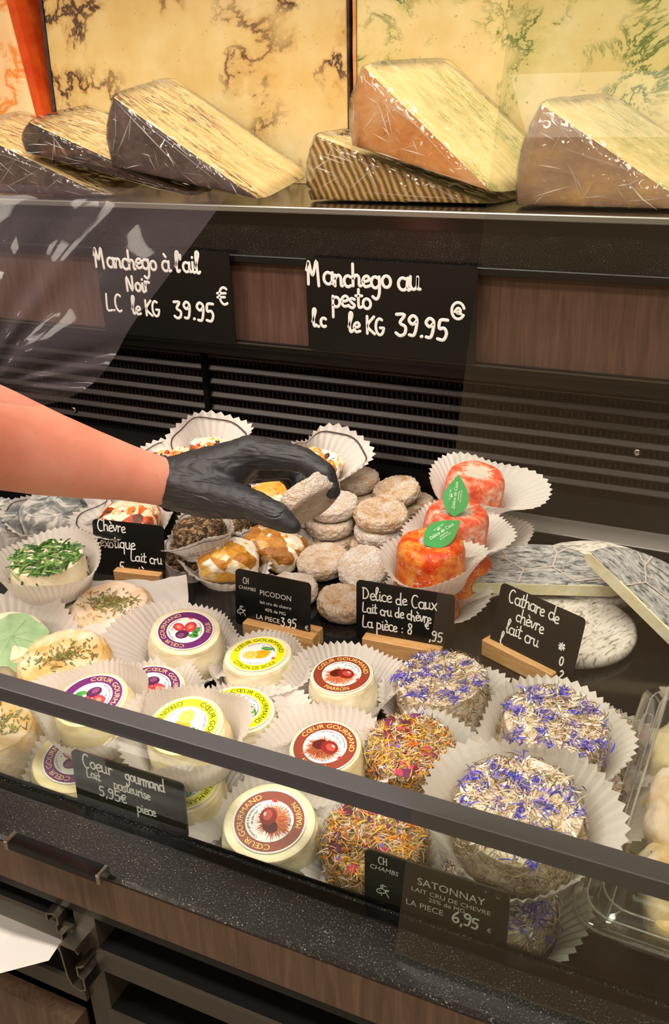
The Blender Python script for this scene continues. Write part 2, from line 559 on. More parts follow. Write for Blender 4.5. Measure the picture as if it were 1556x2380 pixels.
# ------------------------------------------------------------------ materials of the setting
def m_deck():
    n = NT('black_deck'); v = n.coord('Object')
    n.base(n.ramp(n.noise(v, 900, 2), [(0.0, '#050505'), (0.66, '#0a0a0b'), (0.8, '#2a2a2a')]))
    n.set(0.14, 0.55)
    n.bump(n.noise(v, 30, 2), 0.03, 0.001)
    return n.m
def m_stone(name='black_speckled'):
    n = NT(name); v = n.coord('Object')
    a = n.math('ADD', n.math('MULTIPLY', n.noise(v, 800, 2, 0.7), .82), n.math('MULTIPLY', n.noise(v, 50, 4, 0.6), .18))
    n.base(n.ramp(a, [(0.0, '#070707'), (0.54, '#11100f'), (0.64, '#3c3a37'), (0.72, '#a5a29c')]))
    n.set(0.26, 0.55)
    n.bump(n.noise(v, 600, 3), 0.12, 0.0006)
    return n.m
def m_wood(name, c0, c1, c2, rough=0.42, stretch=(60, 60, 5)):
    n = NT(name); v = n.coord('Object', stretch)
    f = n.noise(v, 2.2, 6, 0.6, 0.8)
    g = n.noise(n.coord('Object', (stretch[0] * 4, stretch[1] * 4, stretch[2] * 1.5)), 3.0, 4)
    h = n.math('ADD', n.math('MULTIPLY', f, 0.7), n.math('MULTIPLY', g, 0.3))
    n.base(n.ramp(h, [(0.32, c0), (0.5, c1), (0.68, c2)]))
    n.set(rough, 0.35)
    n.bump(h, 0.08, 0.0008)
    return n.m
M_DECK = m_deck()
M_STONE = m_stone()
M_WOOD = m_wood('brown_wood', '#4a352c', '#5a4238', '#6b5044')
M_WOOD2 = m_wood('brown_wood_front', '#463528', '#574435', '#685343')
M_BLACK = flat('black_metal', '#0b0a0a', 0.4, 0.4)
M_BLACKGLOSS = flat('black_gloss', '#050505', 0.12, 0.5)
M_DKBROWN = flat('dark_brown_plastic', '#2a201d', 0.38, 0.5)
M_FIN = flat('grille_fin', '#2b2220', 0.5, 0.3)
M_PIT = flat('grille_dark', '#040303', 0.8, 0.1)
M_RAIL = flat('rail_black', '#3b3a3f', 0.42, 0.7)
M_STRIP = flat('grey_strip', '#7d7673', 0.38, 0.5)
M_EDGE = flat('edge_grey', '#8a8a84', 0.3, 0.5, 0.6)
M_CHROME = flat('chrome', '#b9b3aa', 0.16, 0.5, 1.0)
M_STEEL = flat('galvanised_steel', '#8d8578', 0.32, 0.5, 1.0)
M_EDGEBROWN = flat('board_edge', '#3a342b', 0.4, 0.4)
M_GLASS = clear('glass', '#f7faf8', 1.5, 0.01, gain=1.75)
M_GLASSEDGE = flat('glass_edge', '#31494a', 0.1, 0.6)
M_WALL = flat('wall_paint', '#c8ae8e', 0.9, 0.2)
M_CEIL = flat('ceiling_paint', '#d8d0c4', 0.9, 0.2)
M_FLOOR = flat('floor_tile', '#6e665e', 0.4, 0.4)
M_LEDW = flat('lamp_housing', '#cfcac2', 0.5, 0.3)
M_WHITEPAPER = flat('office_paper', '#d9d6d2', 0.8, 0.2)

# ------------------------------------------------------------------ room shell
def slab(name, lo, hi, m):
    return tag(obj(name, MB().box(lo, hi).me(name, m)), None, None, kind='structure')
RX0, RX1, RY0, RY1, RZ0, RZ1 = -3.2, 2.6, -2.6, 2.2, -0.9, 1.95
slab('floor', (RX0, RY0, RZ0 - .05), (RX1, RY1, RZ0), M_FLOOR)
slab('ceiling', (RX0, RY0, RZ1), (RX1, RY1, RZ1 + .05), M_CEIL)
slab('wall_back', (RX0, RY1, RZ0), (RX1, RY1 + .05, RZ1), M_WALL)
slab('wall_front', (RX0, RY0 - .05, RZ0), (RX1, RY0, RZ1), M_WALL)
slab('wall_left', (RX0 - .05, RY0, RZ0), (RX0, RY1, RZ1), M_WALL)
slab('wall_right', (RX1, RY0, RZ0), (RX1 + .05, RY1, RZ1), M_WALL)

# ------------------------------------------------------------------ display case
X0, X1 = -1.3, 0.42
case = thing('display_case', 'black refrigerated display case with slatted rear grille and dark wood front', 'display case', (0, 0, 0))
def part(name, mb, m, parent, smooth=False, loc=(0, 0, 0), label=None):
    o = obj(name, mb.me(name, m, smooth), parent, loc)
    if label: o['label'] = label
    return o
YL = 0.387                                # inner face of the front ledge
part('deck', MB().box((X0, YL, -.02), (X1, 1.0, 0)), M_DECK, case)
part('rear_strip', MB().box((X0, 0.993, -.02), (X1, 1.036, 0.0012), bev=.0008), M_STRIP, case, label='grey metal strip along the back of the deck')
part('kick_panel', MB().box((X0, 1.036, -.02), (X1, 1.06, 0.034)), M_BLACK, case)
part('grille_backing', MB().box((X0, 1.075, -.02), (X1, 1.085, 0.2)), M_PIT, case)
slat_me = MB().box((X0, -.010, -.0042), (X1, .010, .0042), bev=.0012).me('slat', M_DKBROWN)
for k in range(9):
    o = obj('slat', slat_me, case, (0, 1.05, .043 + .0187 * k), (R(-28), 0, 0))
fin = MB()
for k in range(9):
    z = .0336 + .0187 * k
    for j in range(int((X1 - X0) / .0068)):
        x = X0 + j * .0068
        fin.box((x - .0011, 1.052, z - .0085), (x + .0011, 1.074, z + .0085))
o = part('grille_fins', fin, M_FIN, case); o['kind'] = 'stuff'
v, f = lathe([(0, 0), (.0042, 0), (.0042, .0012), (.003, .0024), (0, .0026)], 20)
scr_me = mesh('screw', v, f, M_CHROME)
for p in [(-0.6904, 1.0400, 0.0933), (-0.1206, 1.0400, 0.0954), (-0.9246, 1.0400, 0.0533)]:
    obj('screw', scr_me, case, p, (R(90), 0, 0))
part('grille_joint', MB().box((-.004, 0, .03), (.004, .012, .17)), M_PIT, case, loc=((-0.6871, 1.0360, 0.1138)[0], 1.036, 0))

# under the ledge: drawers and shelves
part('front_ledge', MB().box((X0, .352, .004), (X1, YL, .036)).box((X0, .3345, .0372), (X1, .372, .0425), bev=.0022), M_STONE, case)
part('glass_channel', MB().box((X0, .372, .036), (X1, .3805, .0402), bev=.0008).box((X0, .3862, -.012), (X1, .3875, .0385)), M_BLACKGLOSS, case)
drawer = part('drawer_front', MB().box((X0, .335, .0035), (X1, .350, .0375)), M_WOOD2, case)
h = MB(); h.box((-.036, -.010, -.0036), (.036, 0, .0036), bev=.001)
hd = part('handle', h, M_BLACKGLOSS, drawer, loc=((-0.3661, 0.3300, 0.0489)[0], .335, (-0.3661, 0.3300, 0.0489)[2]))
hp_me = MB().box((-.0016, -.0105, -.0038), (.0016, 0, .0038), bev=.0006).me('handle_end', M_CHROME)
for hx_ in (-.037, .037): obj('handle_end', hp_me, drawer, ((-0.3661, 0.3300, 0.0489)[0] + hx_, .335, (-0.3661, 0.3300, 0.0489)[2]))
part('drawer_edge', MB().box((X0, .337, -.006), (X1, .350, .0035)), M_BLACK, case)
XD = -.360
part('divider', MB().box((XD - .010, .338, -.16), (XD + .008, .80, -.006)), M_EDGEBROWN, case)
def board(x0, x1, z, t=.017, y0=.335):
    return part('shelf_board', MB().box((x0, y0 + .002, z - t), (x1, .82, z)), M_BLACK, case), part('board_edge', MB().box((x0, y0 - .001, z - t), (x1, y0 + .002, z)), M_EDGEBROWN, case)
board(X0, XD - .010, -.020)
board(XD + .008, X1, -.034)
board(X0, XD - .010, -.076)
board(XD + .008, X1, -.094)
part('cabinet_back', MB().box((X0, .82, -.3), (X1, .83, -.02)), M_PIT, case)
part('cabinet_door', MB().box((X0, .332, -.40), (XD - .025, .346, -.122)), M_WOOD2, case)
part('cabinet_door', MB().box((XD + .005, .332, -.40), (X1, .346, -.128)), M_WOOD2, case)
part('cabinet_base', MB().box((X0, .346, -.89), (X1, .82, -.40)), M_BLACK, case)
part('side_panel', MB().box((X0 - .02, .335, -.89), (X0, 1.7, .36)), M_BLACK, case)
part('side_panel', MB().box((X1, .335, -.89), (X1 + .02, 1.7, .36)), M_BLACK, case)
part('rear_body', MB().box((X0, 1.09, -.89), (X1, 1.70, .33)), M_BLACK, case)

def cprofile(pts, y0, y1, th, name):
    mb = MB()
    P = [Vector((x, 0, z)) for x, z in pts]
    n = len(P)
    L = []; Rr = []
    for i in range(n):
        d = (P[min(i + 1, n - 1)] - P[max(i - 1, 0)]).normalized()
        nn = Vector((-d.z, 0, d.x)) * th / 2
        L.append(P[i] + nn); Rr.append(P[i] - nn)
    v = []
    for y in (y0, y1):
        for q in L + Rr: v.append((q.x, y, q.z))
    f = []
    m = 2 * n
    for i in range(n - 1):
        f.append((i, i + 1, n + i + 1, n + i))
        f.append((m + i, m + n + i, m + n + i + 1, m + i + 1))
        f.append((i, m + i, m + i + 1, i + 1))
        f.append((n + i, n + i + 1, m + n + i + 1, m + n + i))
    f += [(0, n, m + n, m), (n - 1, m + n - 1, m + 2 * n - 1, 2 * n - 1)]
    mb.add(v, f)
    return part(name, mb, M_STEEL, case)
sx, sz = -.3795, -.026
cprofile([(sx + a * .001, sz + b * .001) for a, b in [(-7, 10), (-7, 16), (-1, 18), (2, 16), (2, 10), (0, 8), (0, 2), (3, 0), (3, -10), (6, -14), (6, -18), (2, -20), (-3, -17)]], .330, .62, .0016, 'drawer_slide')
sx, sz = -.3640, -.040
cprofile([(sx + a * .001, sz + b * .001) for a, b in [(8, 14), (6, 17), (-6, 17), (-8, 14), (-6, -14), (-3, -21), (3, -23), (8, -20), (8, -10), (4, -8), (4, 0), (8, 2), (11, 5)]], .322, .62, .0016, 'drawer_slide')

# papers in the cabinet
pp = MB(); pp.add([(-.045, -.085, 0), (.040, -.075, .003), (.038, .12, .002), (-.05, .12, 0), (-.02, -.10, -.012)], [(0, 4, 1, 2, 3)])
tag(obj('paper_sheet', fixnormals(pp.me('paper_sheet', M_WHITEPAPER)), None, (-.437, .40, -.052), (R(6), R(-2), R(4))), 'sheet of white paper sticking out of the lower cabinet shelf', 'paper', 'loose papers in the cabinet')
pp2 = MB(); pp2.box((-.06, -.05, 0), (.06, .12, .012))
tag(obj('paper_stack', pp2.me('paper_stack', M_WHITEPAPER), None, (-.45, .405, -.0755), (0, 0, R(-6))), 'short stack of white paper under the loose sheet', 'paper', 'loose papers in the cabinet')

# ------------------------------------------------------------------ upper shelf with fascia
shelf = thing('display_shelf', 'black upper shelf with speckled fascia and brown wood panel, under the cheese wedges', 'shelf', (0, 0, 0))
part('shelf_board', MB().box((X0, .988, .338), (X1, 1.7, .358)), M_DECK, shelf)
part('edge_strip', MB().box((X0, .982, .3515), (X1, .988, .3585), bev=.001), M_EDGE, shelf, label='pale grey edge strip of the shelf')
part('fascia', MB().box((X0, .990, .301), (X1, 1.02, .3515)), M_STONE, shelf)
part('top_trim', MB().box((X0, .986, .293), (X1, 1.01, .302), bev=.001), M_BLACK, shelf)
part('wood_panel', MB().box((X0, .996, .196), (X1, 1.02, .296)), M_WOOD, shelf, label='brown wood grain panel')
part('sign_rail', MB().box((X0, .984, .189), (X1, 1.01, .1965), bev=.0008).box((X0, .983, .193), (X1, .9855, .199)), M_BLACK, shelf)
part('rail_edge', MB().box((X0, .9815, .1955), (X1, .9835, .1972)), M_EDGEBROWN, shelf)  # lighter brown strip along the front of the sign rail
part('lower_trim', MB().box((X0, .998, .174), (X1, 1.03, .190)), M_BLACK, shelf)

# ------------------------------------------------------------------ low glass guard with black top rail
guard = thing('glass_guard', 'low glass guard with a thick black top rail along the front edge', 'glass guard', (0, .3835, 0))
part('pane', MB().box((X0, -.002, .0365), (X1, .002, .1125)), M_GLASS, guard)
part('top_rail', MB().box((X0, -.0005, .1115), (X1, .0135, .1238), bev=.0006), M_RAIL, guard)

# tall leaning glass pane on the right
gp = MB()
P = [(.350, .045), (.3608, .077), (.3990, .200), (.4370, .310), (.4830, .440), (.5250, .560), (.560, .66)]
th = .005
v = []
for x in (-.1415, X1):
    for (y, z) in P:
        v += [(x, y, z), (x, y + th, z - th * .34)]
n = len(P); f = []
for i in range(n - 1):
    a = 2 * i; b = 2 * n + 2 * i
    f += [(a, a + 2, b + 2, b), (a + 1, b + 1, b + 3, a + 3)]
    f += [(a, a + 1, a + 3, a + 2), (b, b + 2, b + 3, b + 1)]
f += [(0, 2 * n, 2 * n + 1, 1), (2 * n - 2, 2 * n - 1, 4 * n - 1, 4 * n - 2)]
gp.add(v, f)
tag(obj('glass_screen', fixnormals(gp.me('glass_screen', M_GLASS))), 'tall leaning front glass pane covering the right side of the case', 'glass pane')

# ceiling lamps and canopy lamp
lamp_me = MB().box((-.47, -.16, 0), (.47, .16, .05), bev=.01).me('ceiling_lamp', M_LEDW)
for i, (x, y) in enumerate(PANELS):
    tag(obj('ceiling_lamp', lamp_me, None, (x, y, 1.9)), 'rectangular white ceiling lamp panel of the shop', 'lamp', 'ceiling lamp panels')  # second housing belongs to the dim panel added to mirror in the tall pane
part('canopy_lamp', MB().box((X0, .68, 1.035), (X1, .76, 1.065), bev=.004), M_LEDW, case)
for x_ in (X0 - .018, X1 + .002): part('canopy_post', MB().box((x_, .70, .0), (x_ + .016, .74, 1.05)), M_BLACK, case)

# ------------------------------------------------------------------ cheese materials
M_PAPER = paper('white_case_paper', '#f0e9e3', 0.42)
M_PAPER2 = paper('white_wrapping_paper', '#efe8e2', 0.35)
M_INK = flat('dark_ink', '#4a3f3c', 0.8, 0.1)
M_CREAM = mottled('fresh_cheese', [(0.3, '#dcc793'), (0.55, '#ead9ad'), (0.75, '#f2e6c6')], 60, 0.55, 0.3, bump=0.35, bscale=220, bdist=0.0012, sss=0.25)
M_CREAM2 = mottled('fresh_white_cheese', [(0.3, '#e2d2a8'), (0.55, '#efe2c2'), (0.75, '#f6ecd6')], 60, 0.5, 0.35, bump=0.5, bscale=160, bdist=0.0016, sss=0.25)
def m_picodon(name, c0, c1, c2, seed):
    n = NT(name); v = n.coord('Object', loc=(seed, seed * .7, 0))
    nz = n.noise(v, 70, 5, 0.65, 0.6)
    n.base(n.ramp(nz, [(0.36, c0), (0.52, c1), (0.70, c2)]))
    w = n.n('ShaderNodeTexWave', wave_type='BANDS', bands_direction='DIAGONAL')
    w.inputs['Scale'].default_value = 110; w.inputs['Distortion'].default_value = 14; w.inputs['Detail'].default_value = 4; w.inputs['Detail Scale'].default_value = 2.6
    n.l(v, w.inputs['Vector'])
    h = n.math('ADD', n.math('MULTIPLY', w.outputs['Fac'], 0.6), n.math('MULTIPLY', n.noise(v, 420, 4), 0.6))
    n.bump(h, 1.0, 0.0026)
    n.set(0.75, 0.2, sss=0.15)
    return n.m
M_PIC = [m_picodon('picodon_rind', '#dfb68e', '#f0d8c2', '#f8eadf', 0.0), m_picodon('picodon_rind_pale', '#e8ccb2', '#f4e3d6', '#faf1e9', 3.0), m_picodon('picodon_rind_tan', '#d3a574', '#edd0b4', '#f6e5d6', 7.0)]
M_RIND = mottled('washed_rind', [(0.28, '#d6aa74'), (0.43, '#e6c8a8'), (0.56, '#f0dccd'), (0.75, '#f5e9e0')], 28, 0.65, 0.3, dist=0.6, bump=0.7, bscale=150, bdist=0.0016, sss=0.2)
M_RIND2 = mottled('washed_rind_gold', [(0.28, '#cf9a4e'), (0.45, '#e2bd80'), (0.62, '#eedcc0'), (0.75, '#f3e8d8')], 34, 0.65, 0.3, dist=0.8, bump=0.7, bscale=170, bdist=0.0016, sss=0.2)
def m_ash():
    n = NT('ash_rind'); v = n.coord('Object')
    a = n.noise(v, 40, 5, 0.65, 1.2)
    n.base(n.ramp(a, [(0.3, '#3c4244'), (0.46, '#7f8180'), (0.6, '#cfc9c2'), (0.75, '#e9e3da')]))
    n.bump(n.noise(v, 220, 5, 0.7), 0.6, 0.0015); n.set(0.85, 0.15)
    return n.m
M_ASH = m_ash()
def m_cathare(name, dark, mid, light, k=0.5):
    n = NT(name); v = n.coord('Object')
    vs = n.coord('Object', (1, 3.6, 1), (0, 0, R(12)))
    f = n.math('ADD', n.math('MULTIPLY', n.noise(vs, 75, 5, 0.6, 0.9), 0.75), n.math('MULTIPLY', n.noise(v, 260, 4, 0.7), 0.25))
    n.base(n.ramp(f, [(0.38, dark), (0.47, mid), (0.60, light)]))
    n.bump(f, 0.7, 0.0016); n.set(0.8, 0.2)
    return n.m
M_CATH = m_cathare('cathare_ash_rind', '#3a3d42', '#8f8d8e', '#c4bebb')
M_CATHPALE = m_cathare('cathare_pale_rind', '#857b6f', '#d3c8bc', '#e8ded5')
M_PASTE = mottled('soft_paste', [(0.3, '#e0cf9f'), (0.55, '#eee2c3'), (0.75, '#f5eddb')], 70, 0.5, 0.35, bump=0.3, sss=0.25)
M_CROSS = flat('pale_cross_marks', '#c9b6ac', 0.8, 0.2)
def m_caux():
    n = NT('orange_rind'); v = n.coord('Object')
    a = n.noise(v, 70, 8, 0.68, 0.4)
    c = n.ramp(a, [(0.30, '#b3200c'), (0.43, '#d8430f'), (0.54, '#ea7a20'), (0.66, '#f0a546'), (0.78, '#f3dfd2')])
    b = n.noise(v, 190, 7, 0.75)
    c2 = n.mix(n.ramp(b, [(0.57, 0.0), (0.66, 0.9)]), c, '#f0dcd2')
    # whitish bloom in the middle of the top
    sep = n.n('ShaderNodeSeparateXYZ'); n.l(n.coord('Object'), sep.inputs[0])
    rr = n.math('SQRT', n.math('ADD', n.math('POWER', sep.outputs[0], 2.0), n.math('POWER', sep.outputs[1], 2.0)))
    top = n.math('MULTIPLY', n.math('LESS_THAN', n.math('ADD', rr, n.math('MULTIPLY', b, 0.022)), 0.0225), n.math('GREATER_THAN', sep.outputs[2], 0.03))
    c3 = n.mix(n.math('MULTIPLY', top, 0.75), c2, '#d8cfbe')
    n.base(c3); n.set(0.42, 0.4, sss=0.15)
    n.bump(n.noise(v, 300, 4), 0.4, 0.001)
    return n.m
M_CAUX = m_caux()
def m_caux_pink():
    n = NT('orange_rind_bloomy'); v = n.coord('Object')
    a = n.noise(v, 75, 8, 0.7, 0.4)
    c = n.ramp(a, [(0.34, '#c8301a'), (0.45, '#df5a38'), (0.55, '#ea9478'), (0.68, '#f1d2c6')])
    g = n.voro(v, 55, 'F1')
    c2 = n.mix(n.ramp(n.math('ADD', g, n.math('MULTIPLY', n.noise(v, 120, 3), 0.25)), [(0.16, 0.9), (0.24, 0.0)]), c, '#7f847c')
    sep = n.n('ShaderNodeSeparateXYZ'); n.l(n.coord('Object'), sep.inputs[0])
    rr = n.math('SQRT', n.math('ADD', n.math('POWER', sep.outputs[0], 2.0), n.math('POWER', sep.outputs[1], 2.0)))
    top = n.math('MULTIPLY', n.math('LESS_THAN', n.math('ADD', rr, n.math('MULTIPLY', n.noise(v, 210, 6, .7), 0.026)), 0.028), n.math('GREATER_THAN', sep.outputs[2], 0.03))
    n.base(n.mix(n.math('MULTIPLY', top, 0.85), c2, '#c9c5b6')); n.set(0.5, 0.35, sss=0.15)
    n.bump(n.noise(v, 300, 4), 0.4, 0.001)
    return n.m
M_CAUXP = m_caux_pink()
M_FLOWERBODY = mottled('herb_rind', [(0.3, '#b39872'), (0.5, '#dcc6ac'), (0.7, '#f1e4d8')], 130, 0.85, 0.15, bump=0.7, bscale=300)
M_HERBBODY = mottled('dark_herb_rind', [(0.3, '#6a4f2c'), (0.5, '#9c7b4c'), (0.7, '#cdb68e')], 130, 0.85, 0.15, bump=0.7, bscale=300)
M_STRAW = [flat('straw_tan', '#b5946a', 0.8, 0.15), flat('straw_pale', '#dcc6a4', 0.8, 0.15), flat('straw_brown', '#6a4d30', 0.8, 0.15), flat('straw_pinkish', '#dcbcab', 0.8, 0.15), flat('straw_olive', '#948660', 0.8, 0.15)]
M_BLUE = [flat('petal_blue', '#3a3acb', 0.7, 0.2), flat('petal_violet', '#735fc9', 0.7, 0.2), flat('petal_navy', '#2a3a86', 0.7, 0.2), flat('petal_lilac', '#8f7fb8', 0.7, 0.2)]
M_GOLD = [flat('petal_gold', '#d98c14', 0.7, 0.2), flat('petal_yellow', '#e9ae2c', 0.7, 0.2), flat('petal_orange', '#c4611c', 0.7, 0.2)]
M_ROSE = [flat('petal_rose', '#b8365a', 0.6, 0.25), flat('petal_dark', '#5c2230', 0.6, 0.25), flat('petal_plum', '#6a2f58', 0.6, 0.25)]
M_WHITEBIT = flat('petal_white', '#e9e4da', 0.8, 0.2)
M_CHIVE = [flat('chive', '#3f6f22', 0.45, 0.4), flat('chive_dark', '#29501c', 0.45, 0.4), flat('chive_light', '#6f9a45', 0.45, 0.4)]
M_HERB = [flat('dried_herb', '#6d7440', 0.8, 0.2), flat('dried_herb_brown', '#7a5a2c', 0.8, 0.2), flat('dried_herb_pale', '#94935a', 0.8, 0.2)]
M_LEAF = mottled('pale_leaf', [(0.3, '#86a878'), (0.6, '#a3bf93'), (0.8, '#b9cdaa')], 60, 0.6, 0.3, bump=0.3)
M_VEIN = flat('leaf_vein', '#6f9264', 0.6, 0.3)
def m_fruit(name, stops, scale=55):
    n = NT(name); v = n.coord('Object')
    a = n.voro(v, scale, 'F1', 'Color')
    sp = n.n('ShaderNodeSeparateColor'); n.l(a, sp.inputs[0])
    f = n.math('ADD', n.math('MULTIPLY', sp.outputs[0], 0.65), n.math('MULTIPLY', n.noise(v, scale * 2.2, 4), 0.35))
    n.base(n.ramp(f, stops)); n.set(0.35, 0.4, sss=0.2)
    n.bump(n.math('ADD', n.voro(v, scale * 1.6, 'F1'), n.noise(v, 300, 3)), 0.6, 0.0025)
    return n.m
M_MANGO = m_fruit('mango_crust', [(0.2, '#b8741e'), (0.42, '#d69a34'), (0.58, '#e3b662'), (0.66, '#f3e7d0'), (0.8, '#f6efe0')], 60)
M_CARAMEL = m_fruit('caramel_crust', [(0.2, '#9a5f22'), (0.45, '#bf8438'), (0.62, '#d7a55c'), (0.72, '#f2e4cc'), (0.85, '#f5ecdc')], 70)
M_EXOTIC = m_fruit('mixed_fruit_crust', [(0.2, '#5e3422'), (0.3, '#d8581e'), (0.45, '#ee9a3a'), (0.55, '#f3e4d2'), (0.75, '#f2d6b4')], 75)
M_SEED = m_fruit('seed_crust', [(0.2, '#2a1b10'), (0.45, '#4a3320'), (0.6, '#6d5033'), (0.8, '#a58760')], 330)
M_CHUNK = [flat('fruit_orange', '#e0781c', 0.3, 0.4), flat('fruit_yellow', '#e6a826', 0.3, 0.4), flat('fruit_red', '#cf3a1e', 0.3, 0.4), flat('fruit_brown', '#54301f', 0.4, 0.4), flat('fruit_white', '#f2ead9', 0.5, 0.3)]
M_LABELWHITE = flat('label_white', '#f4f1ec', 0.35, 0.4)
M_LABELTEXT = flat('label_grey_text', '#3e4a44', 0.5, 0.2)
M_GOLDTEXT = flat('label_gold_text', '#f0d27a', 0.5, 0.2)
M_GREENTEXT = flat('label_green_text', '#27431a', 0.6, 0.1)
M_STICKER = flat('green_sticker', '#2f9440', 0.35, 0.4)
M_STICKERTXT = flat('sticker_text', '#e9f3df', 0.5, 0.2)

BY = R(25.8)                                   # turn of the deck row towards the camera
RIGHT = Vector((.907, .421, 0)).normalized()
FWD = Vector((-.421, .907, 0)).normalized()
def place(o, loc, rz=0.0, tilt=0.0, roll=0.0):
    """tilt > 0 leans the top towards the viewer, roll > 0 leans it to the left"""
    m = Matrix.Rotation(R(tilt), 4, RIGHT) @ Matrix.Rotation(R(roll), 4, -FWD) @ Matrix.Rotation(BY + R(rz), 4, 'Z')
    o.location = loc
    o.rotation_euler = m.to_euler()
    return o
def dn(p, h): return (p[0], p[1], p[2] - h)

def paper_case(seed, r0=.033, r1=.049, h=.024, n=56, amp=.0008, bend=None, border=False, wob=.10, flare_dir=None, flare=0.0):
    """fluted paper case: flat base, pleated flaring wall with a saw-toothed rim"""
    rnd = random.Random(seed)
    ph = [rnd.uniform(0, 2 * PI) for _ in range(5)]
    rows = 8
    v = [(0, 0, .0004)]; f = []; idx = []
    N = 2 * n
    for k in range(rows + 1):
        t = k / rows
        for j in range(N):
            a = 2 * PI * j / N
            w = 1 + wob * (math.sin(2 * a + ph[0]) + .6 * math.sin(3 * a + ph[1]) + .4 * math.sin(5 * a + ph[2])) * t * t
            hh = h * (1 + wob * 1.5 * (math.sin(2 * a + ph[3]) + .5 * math.sin(3 * a + ph[4])))
            ext = 0.0
            if flare_dir is not None:
                ext = flare * max(0.0, math.cos(a - flare_dir)) ** 1.5
            rr = r0 + (r1 * w + ext * 1.0 - r0) * (t ** 1.25)
            zz = .0004 + (hh + ext * .3) * (t ** 0.85)
            s = 1 if j % 2 else -1
            pl = amp * s * (0.25 + 1.0 * t)
            if k == rows:
                zz += (.0009 if s > 0 else -.0006); rr += .0007 * s
            v.append(((rr + pl) * math.cos(a), (rr + pl) * math.sin(a), zz))
    for j in range(N):
        f.append((0, 1 + j, 1 + (j + 1) % N)); idx.append(0)
    for k in range(rows):
        for j in range(N):
            a = 1 + k * N + j; b = 1 + k * N + (j + 1) % N
            f.append((a, b, b + N, a + N)); idx.append(0)
    me = mesh('paper_case', v, f, [M_PAPER, M_INK], idx, False)
    return me

def border_line(seed, r0, r1, h, wob, flare_dir=None, flare=0.0, at_t=.84, n=92):
    """printed dark line that follows the rim of a wrapper"""
    rnd = random.Random(seed)
    ph = [rnd.uniform(0, 2 * PI) for _ in range(5)]
    v = []; f = []
    for j in range(n):
        a = 2 * PI * j / n
        for dt in (0, .035):
            t = at_t + dt + .03 * math.sin(7 * a)
            w = 1 + wob * (math.sin(2 * a + ph[0]) + .6 * math.sin(3 * a + ph[1]) + .4 * math.sin(5 * a + ph[2])) * t * t
            hh = h * (1 + wob * 1.5 * (math.sin(2 * a + ph[3]) + .5 * math.sin(3 * a + ph[4])))
            ext = flare * max(0.0, math.cos(a - flare_dir)) ** 1.5 if flare_dir is not None else 0
            rr = r0 + (r1 * w + ext - r0) * (t ** 1.25); zz = .0004 + (hh + ext * .3) * (t ** .85)
            v.append((rr * math.cos(a), rr * math.sin(a), zz))
    for j in range(n):
        a = 2 * j; b = (2 * j + 2) % (2 * n)
        f.append((a, b, b + 1, a + 1))
    # one copy inside, one outside the paper
    mb = MB()
    mb.add([(x * .965, y * .965, z + .0006) for x, y, z in v], f)
    mb.add([(x * 1.035, y * 1.035, z - .0004) for x, y, z in v], f)
    return mb.me('border_line', M_INK, True)

def sheet_height(x, y, size, lift, crumple, off):
    r = math.hypot(x, y) / (size * .5)
    k = max(0.0, r - .62)
    z = lift * k * (1.2 + noise.noise(Vector((x * 20, y * 20, 3)) + off))
    z += crumple * min(1, k * 3) * abs(noise.noise(Vector((x * 45, y * 45, 0)) + off))
    return .0003 + max(0, z), 1 - .25 * k
def printed_table(seed, size, lift, ang, x0, y0, crumple=.006):
    """nutrition table printed on a wrapping sheet: rules, row names, the storage note and the round recycling mark"""
    rnd = random.Random(seed)
    off = Vector((rnd.uniform(0, 50), rnd.uniform(0, 50), 0))
    mb = MB()
    for i in range(5): ribbon(mb, [(x0 + j * .002, y0 - i * .0052) for j in range(12)], .0003, 0)
    ribbon(mb, [(x0, y0 + .001), (x0, y0 - .021)], .0003, 0)
    for i, s in enumerate(('GLUCIDES', 'PROTÉINES', 'SEL')): text_line(mb, s, x0 + .001, y0 - .0042 - i * .0052, .0028)
    text_line(mb, 'A CONSERVER', x0 - .001, y0 - .0262, .0034)
    mb.add([(x0, y0 - .029, 0), (x0, y0 - .037, 0), (x0 + .002, y0 - .041, 0), (x0 + .005, y0 - .037, 0), (x0 + .010, y0 - .029, 0)], [(0, 1, 2, 3, 4)])
    c, s = math.cos(ang), math.sin(ang); vv = []
    for x, y, z in mb.v:
        u, w = x * c - y * s, x * s + y * c
        h, sx = sheet_height(u, w, size, lift, crumple, off)
        vv.append((u * sx, w * sx, h + .0007 + z))
    mb.v = vv
    return mb.me('printed_table', M_INK)
def wrap_sheet(seed, size=.11, lift=.03, crumple=.006, n=18, m=None):
    """crumpled square of paper with raised corners"""
    rnd = random.Random(seed)
    off = Vector((rnd.uniform(0, 50), rnd.uniform(0, 50), 0))
    v = []; f = []
    for i in range(n + 1):
        for j in range(n + 1):
            x = (i / n - .5) * size; y = (j / n - .5) * size
            r = math.hypot(x, y) / (size * .5)
            k = max(0.0, r - .62)
            z = lift * k * (1.2 + noise.noise(Vector((x * 20, y * 20, 3)) + off))
            z += crumple * min(1, k * 3) * abs(noise.noise(Vector((x * 45, y * 45, 0)) + off))
            sx = 1 - .25 * k
            v.append((x * sx, y * sx, .0003 + max(0, z)))
    for i in range(n):
        for j in range(n):
            a = i * (n + 1) + j
            f.append((a, a + n + 1, a + n + 2, a + 1))
    return mesh('wrapping_paper', v, f, m or M_PAPER2, None, False)

